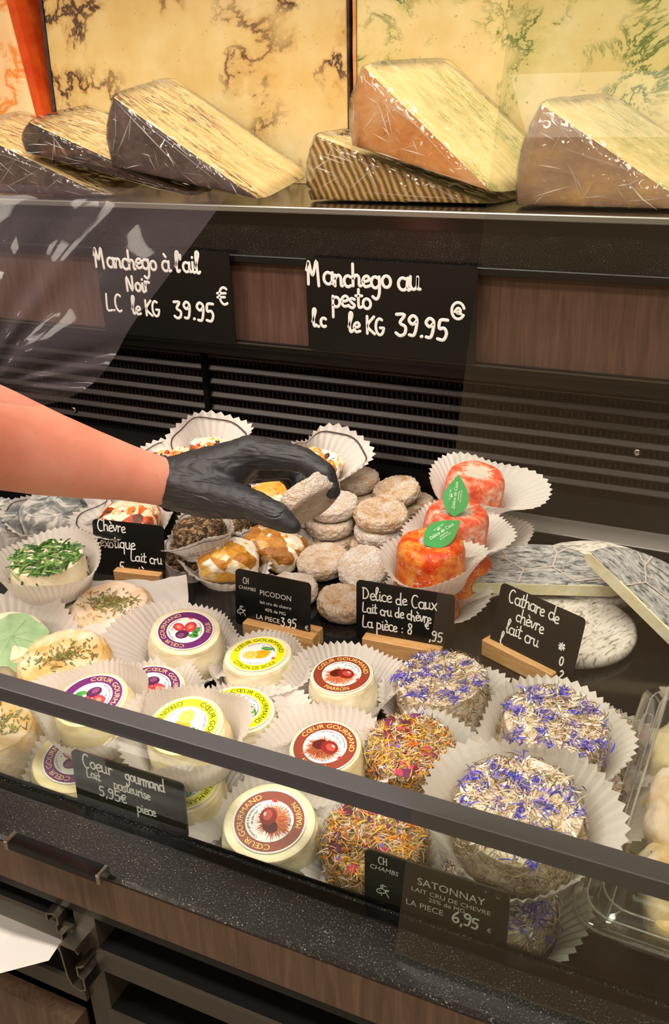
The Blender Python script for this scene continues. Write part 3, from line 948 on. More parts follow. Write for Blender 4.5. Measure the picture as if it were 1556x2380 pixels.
# ------------------------------------------------------------------ round labels
def fruit_fig(mb, z):
    mb.disc((-.0035, .0035), .0048, z, 24, 0, .0042, .3); mb.disc((-.0045, .0045), .0026, z + .00004, 18, 1, .002, .4)
    for c, r, a in (((.0042, .0052), .0036, .5), ((.0030, -.0028), .0042, -.4)):
        mb.disc(c, r, z + .00008, 24, 2, r * 1.25, a); mb.disc(c, r * .82, z + .00012, 24, 3, r * 1.05, a); mb.disc(c, r * .4, z + .00016, 16, 4, r * .55, a)
    for c, a in (((-.0045, -.0055), .4), ((-.0010, -.0072), -.5), ((-.0062, -.0035), 1.2)):
        mb.disc(c, .0018, z + .00018, 14, 5, .0034, a)
FIGM = [flat('fig_purple', '#5a2350', .5), flat('fig_light', '#8a4a78', .5), flat('fig_skin', '#b03050', .5), flat('fig_flesh', '#d84848', .5), flat('fig_core', '#ef8a70', .5), flat('fig_leaf', '#4f9a48', .5)]
def fruit_lemon(mb, z):
    mb.disc((.0030, .0004), .0048, z, 26, 0, .0056, .5); mb.disc((.0082, .0030), .0012, z, 12, 0)
    mb.disc((-.0045, -.0006), .0046, z + .00006, 28, 1, .0052); mb.disc((-.0045, -.0006), .0040, z + .0001, 28, 2, .0046); mb.disc((-.0045, -.0006), .0034, z + .00014, 28, 3, .0040)
    for k in range(8):
        a = k * PI / 4
        ribbon(mb, [(-.0045, -.0006), (-.0045 + .0038 * math.cos(a), -.0006 + .0033 * math.sin(a))], .0003, z + .00018, 2)
    mb.disc((.0062, .0068), .0018, z + .0001, 18, 4, .0048, -.15); mb.disc((.0062, .0068), .0006, z + .00014, 12, 5, .0040, -.15)
LEMM = [flat('lemon_skin', '#e8a818', .5), flat('lemon_rim', '#efb524', .5), flat('lemon_pith', '#f6e3a0', .5), flat('lemon_flesh', '#f0b83a', .5), flat('lemon_leaf', '#3f8a3a', .5), flat('lemon_leaf_light', '#7cb85a', .5)]
def fruit_chestnut(mb, z):
    rnd = random.Random(5)
    for k in range(420):
        a = rnd.uniform(0, 2 * PI); r = rnd.uniform(.006, .0118) * (1.0 if math.sin(a) < .3 else .85)
        c = (rnd.uniform(-.002, .002), -.001 + rnd.uniform(-.002, .002))
        w = .00055
        x1, y1 = c[0] + r * math.cos(a), c[1] + r * .85 * math.sin(a)
        nx, ny = -math.sin(a) * w, math.cos(a) * w
        mb.add([(c[0] + nx, c[1] + ny, z), (c[0] - nx, c[1] - ny, z), (x1, y1, z)], [(0, 1, 2)], rnd.choice((0, 0, 1, 2)))
    mb.disc((-.0026, .0010), .0034, z + .0001, 22, 3, .0042, .5); mb.disc((.0030, .0010), .0042, z + .00014, 22, 4, .0050, -.4)
    mb.disc((.0036, .0012), .0022, z + .00018, 18, 5, .0030, -.4); mb.disc((.0046, .0024), .0006, z + .00022, 12, 6, .0012, -.4)
CHEM = [flat('burr_orange', '#c8643c', .5), flat('burr_red', '#a53a22', .5), flat('burr_tan', '#d89a6a', .5), flat('nut_dark', '#5c140e', .4), flat('nut_red', '#84201a', .4), flat('nut_light', '#b84a3c', .4), flat('nut_shine', '#eec8bc', .4)]
def label_set(kind):
    ringc, name, fruit, fm, sub, txt = {
        'fig': ('#6f2a70', 'FIGUE', fruit_fig, FIGM, 'de figues', M_GOLDTEXT),
        'lemon': ('#e6e01e', 'CITRON DE SICILE', fruit_lemon, LEMM, 'de citron', M_GREENTEXT),
        'marron': ('#8a3a22', 'MARRON', fruit_chestnut, CHEM, 'de marrons', M_GOLDTEXT)}[kind]
    R0 = .025
    d = MB(); n = 72
    v = [(R0 * math.cos(2 * PI * j / n), R0 * math.sin(2 * PI * j / n), zz) for zz in (0, .0005) for j in range(n)]
    d.add(v, [(j, (j + 1) % n, n + (j + 1) % n, n + j) for j in range(n)] + [tuple(range(n, 2 * n)), tuple(range(n - 1, -1, -1))])
    ring = MB().ring(.0166, .0240, .00058, 72)
    t = MB()
    text_arc(t, 'CŒUR GOURMAND', .0184, R(90), .0058, .0007, 0, sx=1.02)
    t2 = MB()
    text_arc(t2, name, .0224, R(270), .0058, .0007, 0, True, sx=.95)
    s = MB()
    text_arc(s, 'Chèvre garni à la préparation', .0141, R(75), .0026, .0007, 0)
    text_arc(s, sub, .0112, R(62), .0024, .0007, 0)
    text_arc(s, 'Fabriqué en Périgord', .0145, R(270), .0018, .0007, 0, True)
    fr = MB(); fruit(fr, .0006); q_ = 1.42 if kind == 'marron' else 1.28; fr.v = [(x * q_ - .0006, y * q_ - .0012, z) for x, y, z in fr.v]
    hat = MB(); hat.add([(-.0012, 0, 0), (.0012, 0, 0), (0, .003, 0)], [(0, 1, 2)]); hat.disc((0, -.0003), .0007, 0, 10, 0, .0022)
    return dict(disc=d.me('label', M_LABELWHITE), ring=ring.me('printed_ring', flat(kind + '_ring', ringc, .38, .4)), text=t.me('lettering', txt), name=t2.me('flavour_name', txt), small=s.me('small_lettering', M_LABELTEXT), fruit=fr.me('fruit_picture', fm), mark=hat.me('red_mark', flat('red_mark', '#d03040', .5)))
LAB = {k: label_set(k) for k in ('fig', 'lemon', 'marron')}

def cheese_profile(r, h, rt=None):
    rt = rt or r * .86
    return [(0, 0), (r * .93, 0), (r * .985, h * .10), (r, h * .35), (r * .985, h * .62), (r * .94, h * .85), (rt, h * .975), (rt * .9, h), (0, h)]

HC = .034
def coeur(kind, loc, rz, label, tilt=0, roll=0, seed=1, case=True, r1=.049, h=.024, r=.031, wob=.10, fd=None, fl=0):
    t = thing('goat_cheese', label, 'cheese', group='labelled round goat cheeses')
    place(t, loc, 0, tilt, roll)
    v, f = lathe(cheese_profile(r, HC, r * .9), 72, .0014, 55, seed, .0006, 190, keep_top=HC * .93)
    o = obj('body', mesh('body', v, f, M_CREAM2 if seed % 2 else M_CREAM), t, (0, 0, .0012))
    L = LAB[kind]
    lb = obj('label', L['disc'], t, (0, 0, HC + .0018), (0, 0, R(rz)))
    lb['label'] = 'round printed paper label'
    obj('printed_ring', L['ring'], lb); obj('lettering', L['text'], lb); obj('flavour_name', L['name'], lb); obj('small_lettering', L['small'], lb); obj('fruit_picture', L['fruit'], lb)
    a = R(22); obj('red_mark', L['mark'], lb, (.0160 * math.cos(-a), .0160 * math.sin(-a), .00075), (0, 0, -a - PI / 2))
    if case: obj('paper_case', paper_case(seed * 7 + 3, r + .0015, r1, h, wob=wob, flare_dir=fd, flare=fl), t)
    return t

# fig row
coeur('fig', dn((-0.4400, 0.5921, 0.0520), .036), 100, 'fig labelled goat cheese in a wide paper case, behind the other fig cheeses', 10, -4, 1, r1=.052, h=.022, r=.034, fd=R(190), fl=.022)
coeur('fig', dn((-0.4227, 0.4519, 0.0780), .036), -72, 'fig labelled goat cheese stacked on top, its label cut by the black rail', 8, 6, 2, r1=.046, h=.036)
coeur('fig', dn((-0.4242, 0.5140, 0.0460), .036), -64, 'fig labelled goat cheese half hidden behind the stacked fig cheese', 6, -4, 3, r1=.047)
coeur('fig', dn((-0.4295, 0.4288, 0.0380), .036), 96, 'fig labelled goat cheese seen through the glass under the black rail', 9, 0, 4, r1=.050, h=.020, r=.036, wob=.14)
# lemon row
coeur('lemon', dn((-0.3646, 0.5955, 0.0400), .036), -10, 'lemon labelled goat cheese in front of the wooden sign holder', 2, 3, 5, r1=.046, h=.026, r=.0325)
coeur('lemon', dn((-0.3431, 0.4560, 0.0760), .036), -112, 'lemon labelled goat cheese stacked on top, its label upside down behind the rail', 10, 4, 6, r1=.045, h=.036)
coeur('lemon', dn((-0.3464, 0.5221, 0.0400), .036), -58, 'lemon labelled goat cheese partly covered by the stacked lemon cheese', 5, -6, 7, r1=.045, fd=R(0), fl=.012)
coeur('lemon', dn((-0.3411, 0.4382, 0.0360), .036), -100, 'lemon labelled goat cheese under the rail, partly behind the handwritten front sign', 8, 0, 8, r1=.046, h=.02)
# chestnut row
coeur('marron', dn((-0.2867, 0.5989, 0.0380), .036), -14, 'chestnut labelled goat cheese furthest back, in front of the wooden sign block', 3, 2, 9, r1=.054, h=.030, r=.0295)
coeur('marron', dn((-0.2591, 0.5099, 0.0400), .036), -28, 'chestnut labelled goat cheese just above the black rail', 8, 3, 10, r1=.054, h=.030, r=.0300)
coeur('marron', dn((-0.2648, 0.4290, 0.0380), .036), 100, 'chestnut labelled goat cheese behind the glass below the black rail', 12, 0, 11, r1=.052, h=.022, r=.0345, wob=.13)

# ------------------------------------------------------------------ flower and herb covered cheeses
def surf_point(rnd, r, h, topfrac=.55):
    if rnd.random() < topfrac:
        a = rnd.uniform(0, 2 * PI); q = r * .93 * math.sqrt(rnd.random())
        return Vector((q * math.cos(a), q * math.sin(a), h)), Vector((0, 0, 1))
    a = rnd.uniform(0, 2 * PI); z = rnd.uniform(.08, 1.0) * h
    n = Vector((math.cos(a), math.sin(a), .25 if z > .8 * h else 0)).normalized()
    return Vector((r * math.cos(a), r * math.sin(a), z)), n

def slivers(mb, rnd, r, h, count, length, width, mats, lift=.25, topfrac=.5, where=None, curl=.4, cluster=None):
    for _ in range(count):
        if cluster:
            c = rnd.choice(cluster)
            p = c[0] + Vector((rnd.gauss(0, .0022), rnd.gauss(0, .0022), 0)); n = c[1]
        else:
            p, n = surf_point(rnd, r, h, topfrac)
        t = n.cross(Vector((rnd.gauss(0, 1), rnd.gauss(0, 1), rnd.gauss(0, 1)))).normalized()
        L = length * rnd.uniform(.5, 1.3); w = width * rnd.uniform(.6, 1.3)
        s = n.cross(t).normalized()
        k = rnd.randrange(len(mats)); li = rnd.uniform(-.05, lift); cu = rnd.uniform(-curl, curl)
        v = []
        for i in range(4):
            u = i / 3 - .5
            c = p + t * (L * u) + n * (.0004 + L * (li * (u + .5) - .3 * u * u * rnd.random())) + s * (L * cu * u * u)
            ww = w * (1 - (abs(u) * 1.7) ** 2 * .75)
            v += [c - s * ww / 2, c + s * ww / 2 + n * ww * .3]
        mb.add(v, [(0, 1, 3, 2), (2, 3, 5, 4), (4, 5, 7, 6)], k)

def petal_patch(mb, rnd, p, n, size, k):
    t = n.cross(Vector((rnd.gauss(0, 1), rnd.gauss(0, 1), rnd.gauss(0, 1)))).normalized(); s = n.cross(t)
    v = [p + n * (.0008 + size * .25)]
    for j in range(8):
        a = 2 * PI * j / 8
        v.append(p + t * (size * math.cos(a)) + s * (size * .65 * math.sin(a)) + n * (.0004 + size * .25 * rnd.random()))
    mb.add(v, [(0, 1 + j, 1 + (j + 1) % 8) for j in range(8)], k)

def flower_cheese(kind, loc, label, seed, r=.036, h=.036, tilt=0, roll=0, r1=.055, ch=.028, wob=.08, case=True, bits=620, fd=None, fl=0, blue=46):
    rnd = random.Random(seed)
    t = thing('flower_cheese', label, 'cheese', group='goat cheeses covered in dried flowers')
    place(t, loc, 0, tilt, roll)
    v, f = lathe(cheese_profile(r, h, r * .93), 56, .002, 60, seed, .001, 170)
    obj('body', mesh('body', v, f, M_FLOWERBODY if kind == 'blue' else M_HERBBODY), t, (0, 0, .001))
    mb = MB()
    slivers(mb, rnd, r * .99, h + .001, int(bits * (3.0 if kind == 'gold' else 2.4)), .0095, .00065, M_STRAW, .32, .45 if kind == 'gold' else .30, None, .9)
    o = obj('dried_stems', mb.me('dried_stems', M_STRAW, True), t); o['kind'] = 'stuff'
    mb = MB()
    if kind == 'blue':
        cl = []
        for _ in range(blue):
            p, n = surf_point(rnd, r, h + .001, .86); cl.append((p, n))
        slivers(mb, rnd, r, h, int(blue * 11), .0078, .00085, M_BLUE, .5, cluster=cl)
        o = obj('blue_petals', mb.me('blue_petals', M_BLUE, True), t); o['label'] = 'blue cornflower petals'; o['kind'] = 'stuff'
        mw = MB(); slivers(mw, rnd, r, h + .001, 520, .0058, .0012, [M_WHITEBIT, M_STRAW[3]], .25, .88)
        o = obj('pale_petals', mw.me('pale_petals', [M_WHITEBIT, M_STRAW[3]], True), t); o['kind'] = 'stuff'
    else:
        slivers(mb, rnd, r, h + .001, 560, .0085, .0010, M_GOLD, .4, .62, None, 1.3)
        o = obj('yellow_petals', mb.me('yellow_petals', M_GOLD, True), t); o['label'] = 'yellow marigold petals'; o['kind'] = 'stuff'
        mr = MB()
        for _ in range(30):
            p, n = surf_point(rnd, r, h + .0015, .75); petal_patch(mr, rnd, p, n, rnd.uniform(.0025, .0055), rnd.randrange(3))
        o = obj('rose_petals', mr.me('rose_petals', M_ROSE, True), t); o['label'] = 'dark pink rose petals'; o['kind'] = 'stuff'
        mw = MB(); slivers(mw, rnd, r, h + .001, 60, .004, .0018, [M_WHITEBIT, M_BLUE[1]], .3, .85)
        o = obj('pale_petals', mw.me('pale_petals', [M_WHITEBIT, M_BLUE[1]], True), t); o['kind'] = 'stuff'
    if case: obj('paper_case', paper_case(seed * 11 + 1, r + .001, r1, ch, 50, wob=wob, flare_dir=fd, flare=fl), t)
    return t
FH = .037
flower_cheese('blue', dn((-0.2059, 0.6228, 0.0400), FH), 'blue flower cheese behind the others, in front of the wooden sign block', 21, .0385, .036, 2, 4, .052, .020, bits=700)
flower_cheese('blue', dn((-0.1020, 0.5514, 0.0800), FH), 'bright blue flower cheese in a wide white case, next to the plastic box', 22, .0375, .036, 8, -3, .056, .026, bits=700, blue=60)
flower_cheese('blue', dn((-0.0995, 0.4555, 0.0880), FH), 'large lilac flower cheese in a tilted case crossing the black rail', 23, .0400, .036, 15, 4, .057, .036, bits=800, blue=50)
flower_cheese('blue', dn((-0.1042, 0.4346, 0.0360), FH), 'blue flower cheese behind the glass and the printed sign', 24, .0360, .036, 6, 0, .050, .022, bits=700, blue=70, fd=R(-10), fl=.008)
flower_cheese('blue', dn((-0.0832, 0.5440, 0.0400), FH), 'tan flower cheese mostly hidden under the bright blue one', 25, .034, .034, 0, -4, .053, .022, bits=420, blue=10, fd=R(-30), fl=.006)
flower_cheese('blue', dn((-0.0827, 0.6017, 0.0400), FH), 'flower cheese tucked behind the bright blue one, only its white case shows', 26, .034, .034, 0, -4, .054, .026, bits=300, blue=10)
flower_cheese('gold', dn((-0.2002, 0.5322, 0.0400), FH), 'yellow flower cheese with rose petals, above the black rail', 27, .0335, .038, 6, 2, .051, .028)
flower_cheese('gold', dn((-0.1905, 0.4396, 0.0400), FH), 'yellow flower cheese with pink petals, behind the glass below the rail', 28, .0350, .038, 8, 2, .050, .020)

# chive cheeses
def strips(mb, rnd, r, h, count, L, w, nm, topfrac=.75):
    for _ in range(count):
        p, n = surf_point(rnd, r, h, topfrac)
        t = n.cross(Vector((rnd.gauss(0, 1), rnd.gauss(0, 1), rnd.gauss(0, 1)))).normalized(); s = n.cross(t)
        l = L * rnd.uniform(.5, 1.3); ww = w * rnd.uniform(.6, 1.2); z = rnd.uniform(.0003, .0016); li = rnd.uniform(-.06, .12)
        a = p + n * z - t * l / 2; b = p + n * (z + l * li) + t * l / 2; m = (a + b) / 2 + n * .0006
        k = rnd.randrange(nm)
        mb.add([a - s * ww / 2, a + s * ww / 2, m - s * ww / 2, m + s * ww / 2, b - s * ww / 2, b + s * ww / 2, a + n * .0006, m + n * .0008, b + n * .0006],
               [(0, 6, 7, 2), (6, 1, 3, 7), (2, 7, 8, 4), (7, 3, 5, 8)], k)
def chive_cheese(loc, label, seed, tilt=0, roll=0, count=240, r1=.056, ch=.030, r=.037, topfrac=.85):
    rnd = random.Random(seed)
    t = thing('chive_cheese', label, 'cheese', group='fresh goat cheeses with chives')
    place(t, loc, 0, tilt, roll)
    v, f = lathe(cheese_profile(r, .032, r * .9), 56, .0018, 50, seed)
    obj('body', mesh('body', v, f, M_CREAM2), t, (0, 0, .001))
    mb = MB(); strips(mb, rnd, r * .98, .033, count, .0125, .0027, 3, topfrac)
    o = obj('chives', mb.me('chives', M_CHIVE), t); o['label'] = 'chopped green chives'; o['kind'] = 'stuff'
    obj('paper_case', paper_case(seed * 5, r + .001, r1, ch, 54, wob=.06), t)
    return t
chive_cheese(dn((-0.6069, 0.6130, 0.0800), .034), 'chive covered fresh cheese in the upper white paper case', 31, 3, 0, 200, .054, .034)
chive_cheese(dn((-0.6099, 0.6076, 0.0380), .034), 'chive covered fresh cheese in the lower case, under the other chive cheese', 32, 3, 0, 120, .054, .024, .036, .3)

# leaf-topped cheese at the left edge
t = thing('leaf_cheese', 'fresh cheese topped with a pale green leaf, at the left edge', 'cheese')
place(t, dn((-0.5907, 0.5296, 0.0500), .034), 0, 14, -6)
v, f = lathe(cheese_profile(.036, .032, .031), 48, .0015, 50, 40); obj('body', mesh('body', v, f, M_CREAM2), t, (0, 0, .001))
lf = MB(); rnd = random.Random(4)
vv = [(0, 0, .0345)]
for j in range(40):
    a = 2 * PI * j / 40; rr = .0285 * (1 + .12 * math.sin(5 * a) + .05 * rnd.random()) * (1.25 if abs(a - PI * 1.6) < .8 else 1)
    vv.append((rr * math.cos(a) + .006, rr * math.sin(a) - .004, .0345 - max(0, rr - .029) * 1.0))
lf.add(vv, [(0, 1 + j, 1 + (j + 1) % 40) for j in range(40)])
lo = obj('leaf', lf.me('leaf', M_LEAF, True), t, (0, 0, .0022))
vn = MB()
for a in (0, .7, -.7, 1.4, -1.4, 2.2): ribbon(vn, [(.006, -.004), (.006 + .022 * math.cos(a - 1.0), -.004 + .022 * math.sin(a - 1.0))], .00028, .0353)
obj('leaf_veins', vn.me('leaf_veins', M_VEIN), lo)
obj('paper_case', paper_case(77, .037, .054, .026, 44, wob=.14, flare_dir=R(20), flare=.012), t)

# wrinkled cheeses with herbs on waxed paper
def herb_cheese(loc, label, seed, m, r=.040, h=.032, tilt=0, roll=0, sheet=.125, lift=.03, herbs=120, table=None):
    herbs = int(herbs * 1.9)
    rnd = random.Random(seed)
    t = thing('herb_cheese', label, 'cheese', group='wrinkled goat cheeses with herbs')
    place(t, loc, 0, tilt, roll)
    v, f = lathe(cheese_profile(r, h, r * .84), 72, .0022, 45, seed, .0009, 160); obj('body', mesh('body', v, f, m), t, (0, 0, .001))
    mb = MB()
    for _ in range(herbs):
        a = rnd.uniform(0, 2 * PI); q = abs(rnd.gauss(0, r * .33)); p = Vector((q * math.cos(a) * 1.3, q * math.sin(a) * .8, h + .0019)); d = rnd.uniform(0, PI)
        l = rnd.uniform(.0010, .0034); w = rnd.uniform(.0003, .0007); c, s = math.cos(d), math.sin(d)
        if p.xy.length > r * .8: continue
        mb.add([p + Vector((-l * c - w * s, -l * s + w * c, 0)), p + Vector((-l * c + w * s, -l * s - w * c, 0)), p + Vector((l * c + w * s, l * s - w * c, .0006)), p + Vector((l * c - w * s, l * s + w * c, .0010))], [(0, 1, 2, 3)], rnd.randrange(3))
    o = obj('herbs', mb.me('herbs', M_HERB), t); o['label'] = 'dried green herbs'; o['kind'] = 'stuff'
    wp = obj('wrapping_paper', wrap_sheet(seed, sheet, lift), t, (0, 0, 0), (0, 0, R(seed * 37 % 90)))
    if table: o = obj('printed_table', printed_table(seed, sheet, lift, -R(seed * 37 % 90), *table), wp); o['kind'] = 'stuff'
    return t
herb_cheese(dn((-0.5327, 0.6105, 0.0460), .034), 'pinkish wrinkled cheese with a patch of green herbs on white paper', 51, M_RIND, .041, .036, 8, 0, .150, .022, 150)
herb_cheese(dn((-0.5084, 0.5150, 0.0520), .034), 'golden wrinkled cheese with brown herbs on white paper, above the rail', 52, M_RIND2, .042, .036, 10, 4, .118, .016, 90)
herb_cheese(dn((-0.5175, 0.4325, 0.0400), .034), 'wrinkled cheese cut by the left edge below the black rail', 53, M_RIND2, .036, .034, 10, -4, .120, .03, 90, (.036, .020))

# ash cheese
t = thing('ash_cheese', 'grey ash coated cheese in white paper behind the chive cheese', 'cheese')
place(t, dn((-0.7263, 0.7568, 0.0560), .036), 0, 4, 0)
v, f = lathe(cheese_profile(.040, .036, .034), 64, .003, 40, 9, .0012, 130); obj('body', mesh('body', v, f, M_ASH), t, (0, 0, .001))
obj('paper_case', paper_case(91, .042, .054, .030, 40, wob=.12, flare_dir=R(-20), flare=.012), t)
obj('border_line', border_line(91, .042, .054, .030, .12, R(-20), .012), t)
t = thing('ash_cheese', 'ash coated cheese just showing at the left edge under the arm', 'cheese')
place(t, dn((-0.7868, 0.7200, 0.0500), .036), 0, 4, 0)
obj('body', mesh('body', v, f, M_ASH), t, (0, 0, .001))
obj('paper_case', paper_case(92, .042, .056, .024, 40, wob=.12), t)

# ------------------------------------------------------------------ picodon discs
PR, PH = .0285, .0175
def pic_mesh(seed, m):
    pr = [(0, 0.0012), (PR * .7, .0004), (PR * .9, .0012), (PR * .985, PH * .28), (PR, PH * .5), (PR * .985, PH * .74), (PR * .9, PH * .94), (PR * .7, PH), (PR * .4, PH * .975), (0, PH * .965)]
    v, f = lathe(pr, 120, .0011, 70, seed, .0013, 300, oval=.02, sub=5)
    return mesh('picodon', v, f, m)
PM = [pic_mesh(60 + i, M_PIC[i % 3]) for i in range(6)]
def picodon(loc, label, k, rz=0, tilt=0, roll=0, s=1.0):
    o = tag(obj('small_cheese', PM[k % 6], None, (0, 0, 0), (0, 0, 0), (s, s, s)), label, 'cheese', 'small round wrinkled cheeses')
    place(o, loc, rz, tilt, roll)
    return o
G = 'small wrinkled cheese, '
picodon(dn((-0.4097, 0.8156, 0.0120), .009), G + 'left of the pair lying in front of the stacks', 0, 20, 8, 3)
picodon(dn((-0.3556, 0.8044, 0.0220), .009), G + 'right of the pair, leaning up beside the orange cheese', 1, 70, 22, 4)
picodon(dn((-0.3539, 0.7468, 0.0090), .009), G + 'lying alone left of the handwritten sign', 5, 130, 3, -4)
picodon(dn((-0.4163, 0.7501, 0.0090), .009), G + 'mostly hidden behind the printed sign', 1, 10, 2, 0)
# left stack of three
picodon(dn((-0.4255, 0.8691, 0.0090), .009), G + 'bottom of the stack nearest the gloved thumb', 2, 40, 0, 0)
picodon(dn((-0.4274, 0.8723, 0.0275), .009), G + 'middle of the stack nearest the gloved thumb', 3, 100, 0, 2)
picodon(dn((-0.4261, 0.8815, 0.0470), .009), G + 'top of the stack nearest the gloved thumb', 4, 200, 3, 4)
# right stack
picodon(dn((-0.3779, 0.8806, 0.0090), .009), G + 'bottom of the stack beside the orange cheeses', 5, 30, 0, 0)
picodon(dn((-0.3680, 0.8751, 0.0275), .009), G + 'middle of the stack beside the orange cheeses', 1, 80, 0, 0)
picodon(dn((-0.3670, 0.8784, 0.0470), .009), G + 'top of the stack beside the orange cheeses', 2, 150, 6, 0, 1.05)
# rear pairs
picodon(dn((-0.4361, 0.9871, 0.0090), .009), G + 'under another at the back, right of the black fingertip', 3, 0, 0, 0)
picodon(dn((-0.4479, 0.9978, 0.0275), .009), G + 'on top of a pair at the back, right of the black fingertip', 0, 60, 2, 6)
picodon(dn((-0.3754, 0.9936, 0.0090), .009), G + 'under another at the back, left of the green leaf labels', 5, 0, 0, 0)
picodon(dn((-0.3876, 0.9815, 0.0290), .009), G + 'tilted on top at the back, left of the green leaf labels', 2, 120, 5, 10, 1.04)

# ------------------------------------------------------------------ orange cheeses in white cases
CR, CHH = .0325, .043
def caux(loc, label, m, seed, leaf=None, tilt=0, roll=0, r1=.052, h=.026, fd=None, fl=0, top=True):
    t = thing('orange_cheese', label, 'cheese', group='orange washed-rind cheeses')
    place(t, loc, 0, tilt, roll)
    pr = [(0, 0), (CR * .95, 0), (CR, CHH * .12), (CR * 1.0, CHH * .5), (CR * .98, CHH * .75), (CR * .9, CHH * .93), (CR * .72, CHH), (CR * .5, CHH * .985), (0, CHH * .965)]
    v, f = lathe(pr, 64, .0014, 45, seed, .0005, 180)
    obj('body', mesh('body', v, f, m), t, (0, 0, .001))
    obj('paper_case', paper_case(seed * 3, CR + .001, r1, h, 46, wob=.09, flare_dir=fd, flare=fl), t)
    if leaf:
        lx, ly, rz, tl = leaf
        L = .0430; W = .0260
        n = 20; pts = []
        for i in range(n + 1):
            u = i / n; pts.append((W / 2 * math.sin(PI * u ** .8) , -L / 2 + L * u))
        for i in range(n - 1, 0, -1):
            u = i / n; pts.append((-W / 2 * math.sin(PI * u ** .8), -L / 2 + L * u))
        mb = MB(); m2 = len(pts)
        mb.add([(x, y, .0004) for x, y in pts] + [(x, y, 0) for x, y in pts], [tuple(range(m2)), tuple(range(2 * m2 - 1, m2 - 1, -1))] + [(j, m2 + j, m2 + (j + 1) % m2, (j + 1) % m2) for j in range(m2)])
        lo = obj('leaf_label', mb.me('leaf_label', M_STICKER), t, (lx, ly, CHH + .0030 + .019 * math.sin(R(tl)) * abs(math.cos(R(rz)))), (Matrix.Rotation(R(tl), 4, 'X') @ Matrix.Rotation(R(rz), 4, 'Z')).to_euler())
        lo['label'] = 'green leaf shaped paper label'
        w = MB()
        text_line(w, 'Délice de Caux', 0, 0, .0056, .0006, 0, 'CENTER', shear=.15)
        text_line(w, 'CHÈVRERIE', 0, -.0038, .0024, .0006, 0, 'CENTER')
        text_line(w, 'DE CONDÉ-SUR', 0, -.0066, .0022, .0006, 0, 'CENTER')
        text_line(w, 'AU LAIT CRU', 0, .0072, .0024, .0006, 0, 'CENTER')
        # small goat mark
        for q in ((-.002, .0056, .0014, .0010), (.0004, .0062, .0011, .0008)): w.disc((q[0], q[1]), q[3], .0006, 12, 0, q[2])
        lt = obj('lettering', w.me('lettering', M_STICKERTXT), lo, (0, 0, 0), (0, 0, R(90)), (.78, .78, 1))
    return t
caux(dn((-0.2642, 0.7543, 0.0950), .044), 'glossy orange cheese with a tilted green leaf label, front of the orange group', M_CAUX, 71, (.010, .000, -58, 36), 4, 0, .048, .026)
caux(dn((-0.2646, 0.8257, 0.0950), .044), 'pinkish orange cheese with an upright green leaf label, middle of the orange group', M_CAUXP, 72, (-.003, -.004, -8, 54), 2, -3, .054, .022, R(-20), .01)
caux(dn((-0.2798, 0.9348, 0.0920), .044), 'orange cheese with a white mouldy top and no label, behind the leaf labels', M_CAUXP, 73, None, 6, -6, .056, .030, R(-15), .028)
caux(dn((-0.2754, 0.7733, 0.0460), .044), 'orange cheese in the lower layer, hidden behind the handwritten sign', M_CAUX, 74, (.004, -.012, 60, 10), 0, 0, .047, .022, R(-40), .022)
caux(dn((-0.2552, 0.8199, 0.0460), .044), 'orange cheese in the lower layer, wedged between white paper cases', M_CAUX, 75, None, 0, 0, .054, .026, R(0), .016)
caux(dn((-0.2626, 0.8996, 0.0460), .044), 'orange cheese in the lower layer at the back, only its case shows', M_CAUXP, 76, None, 0, 0, .055, .028, R(-10), .01)

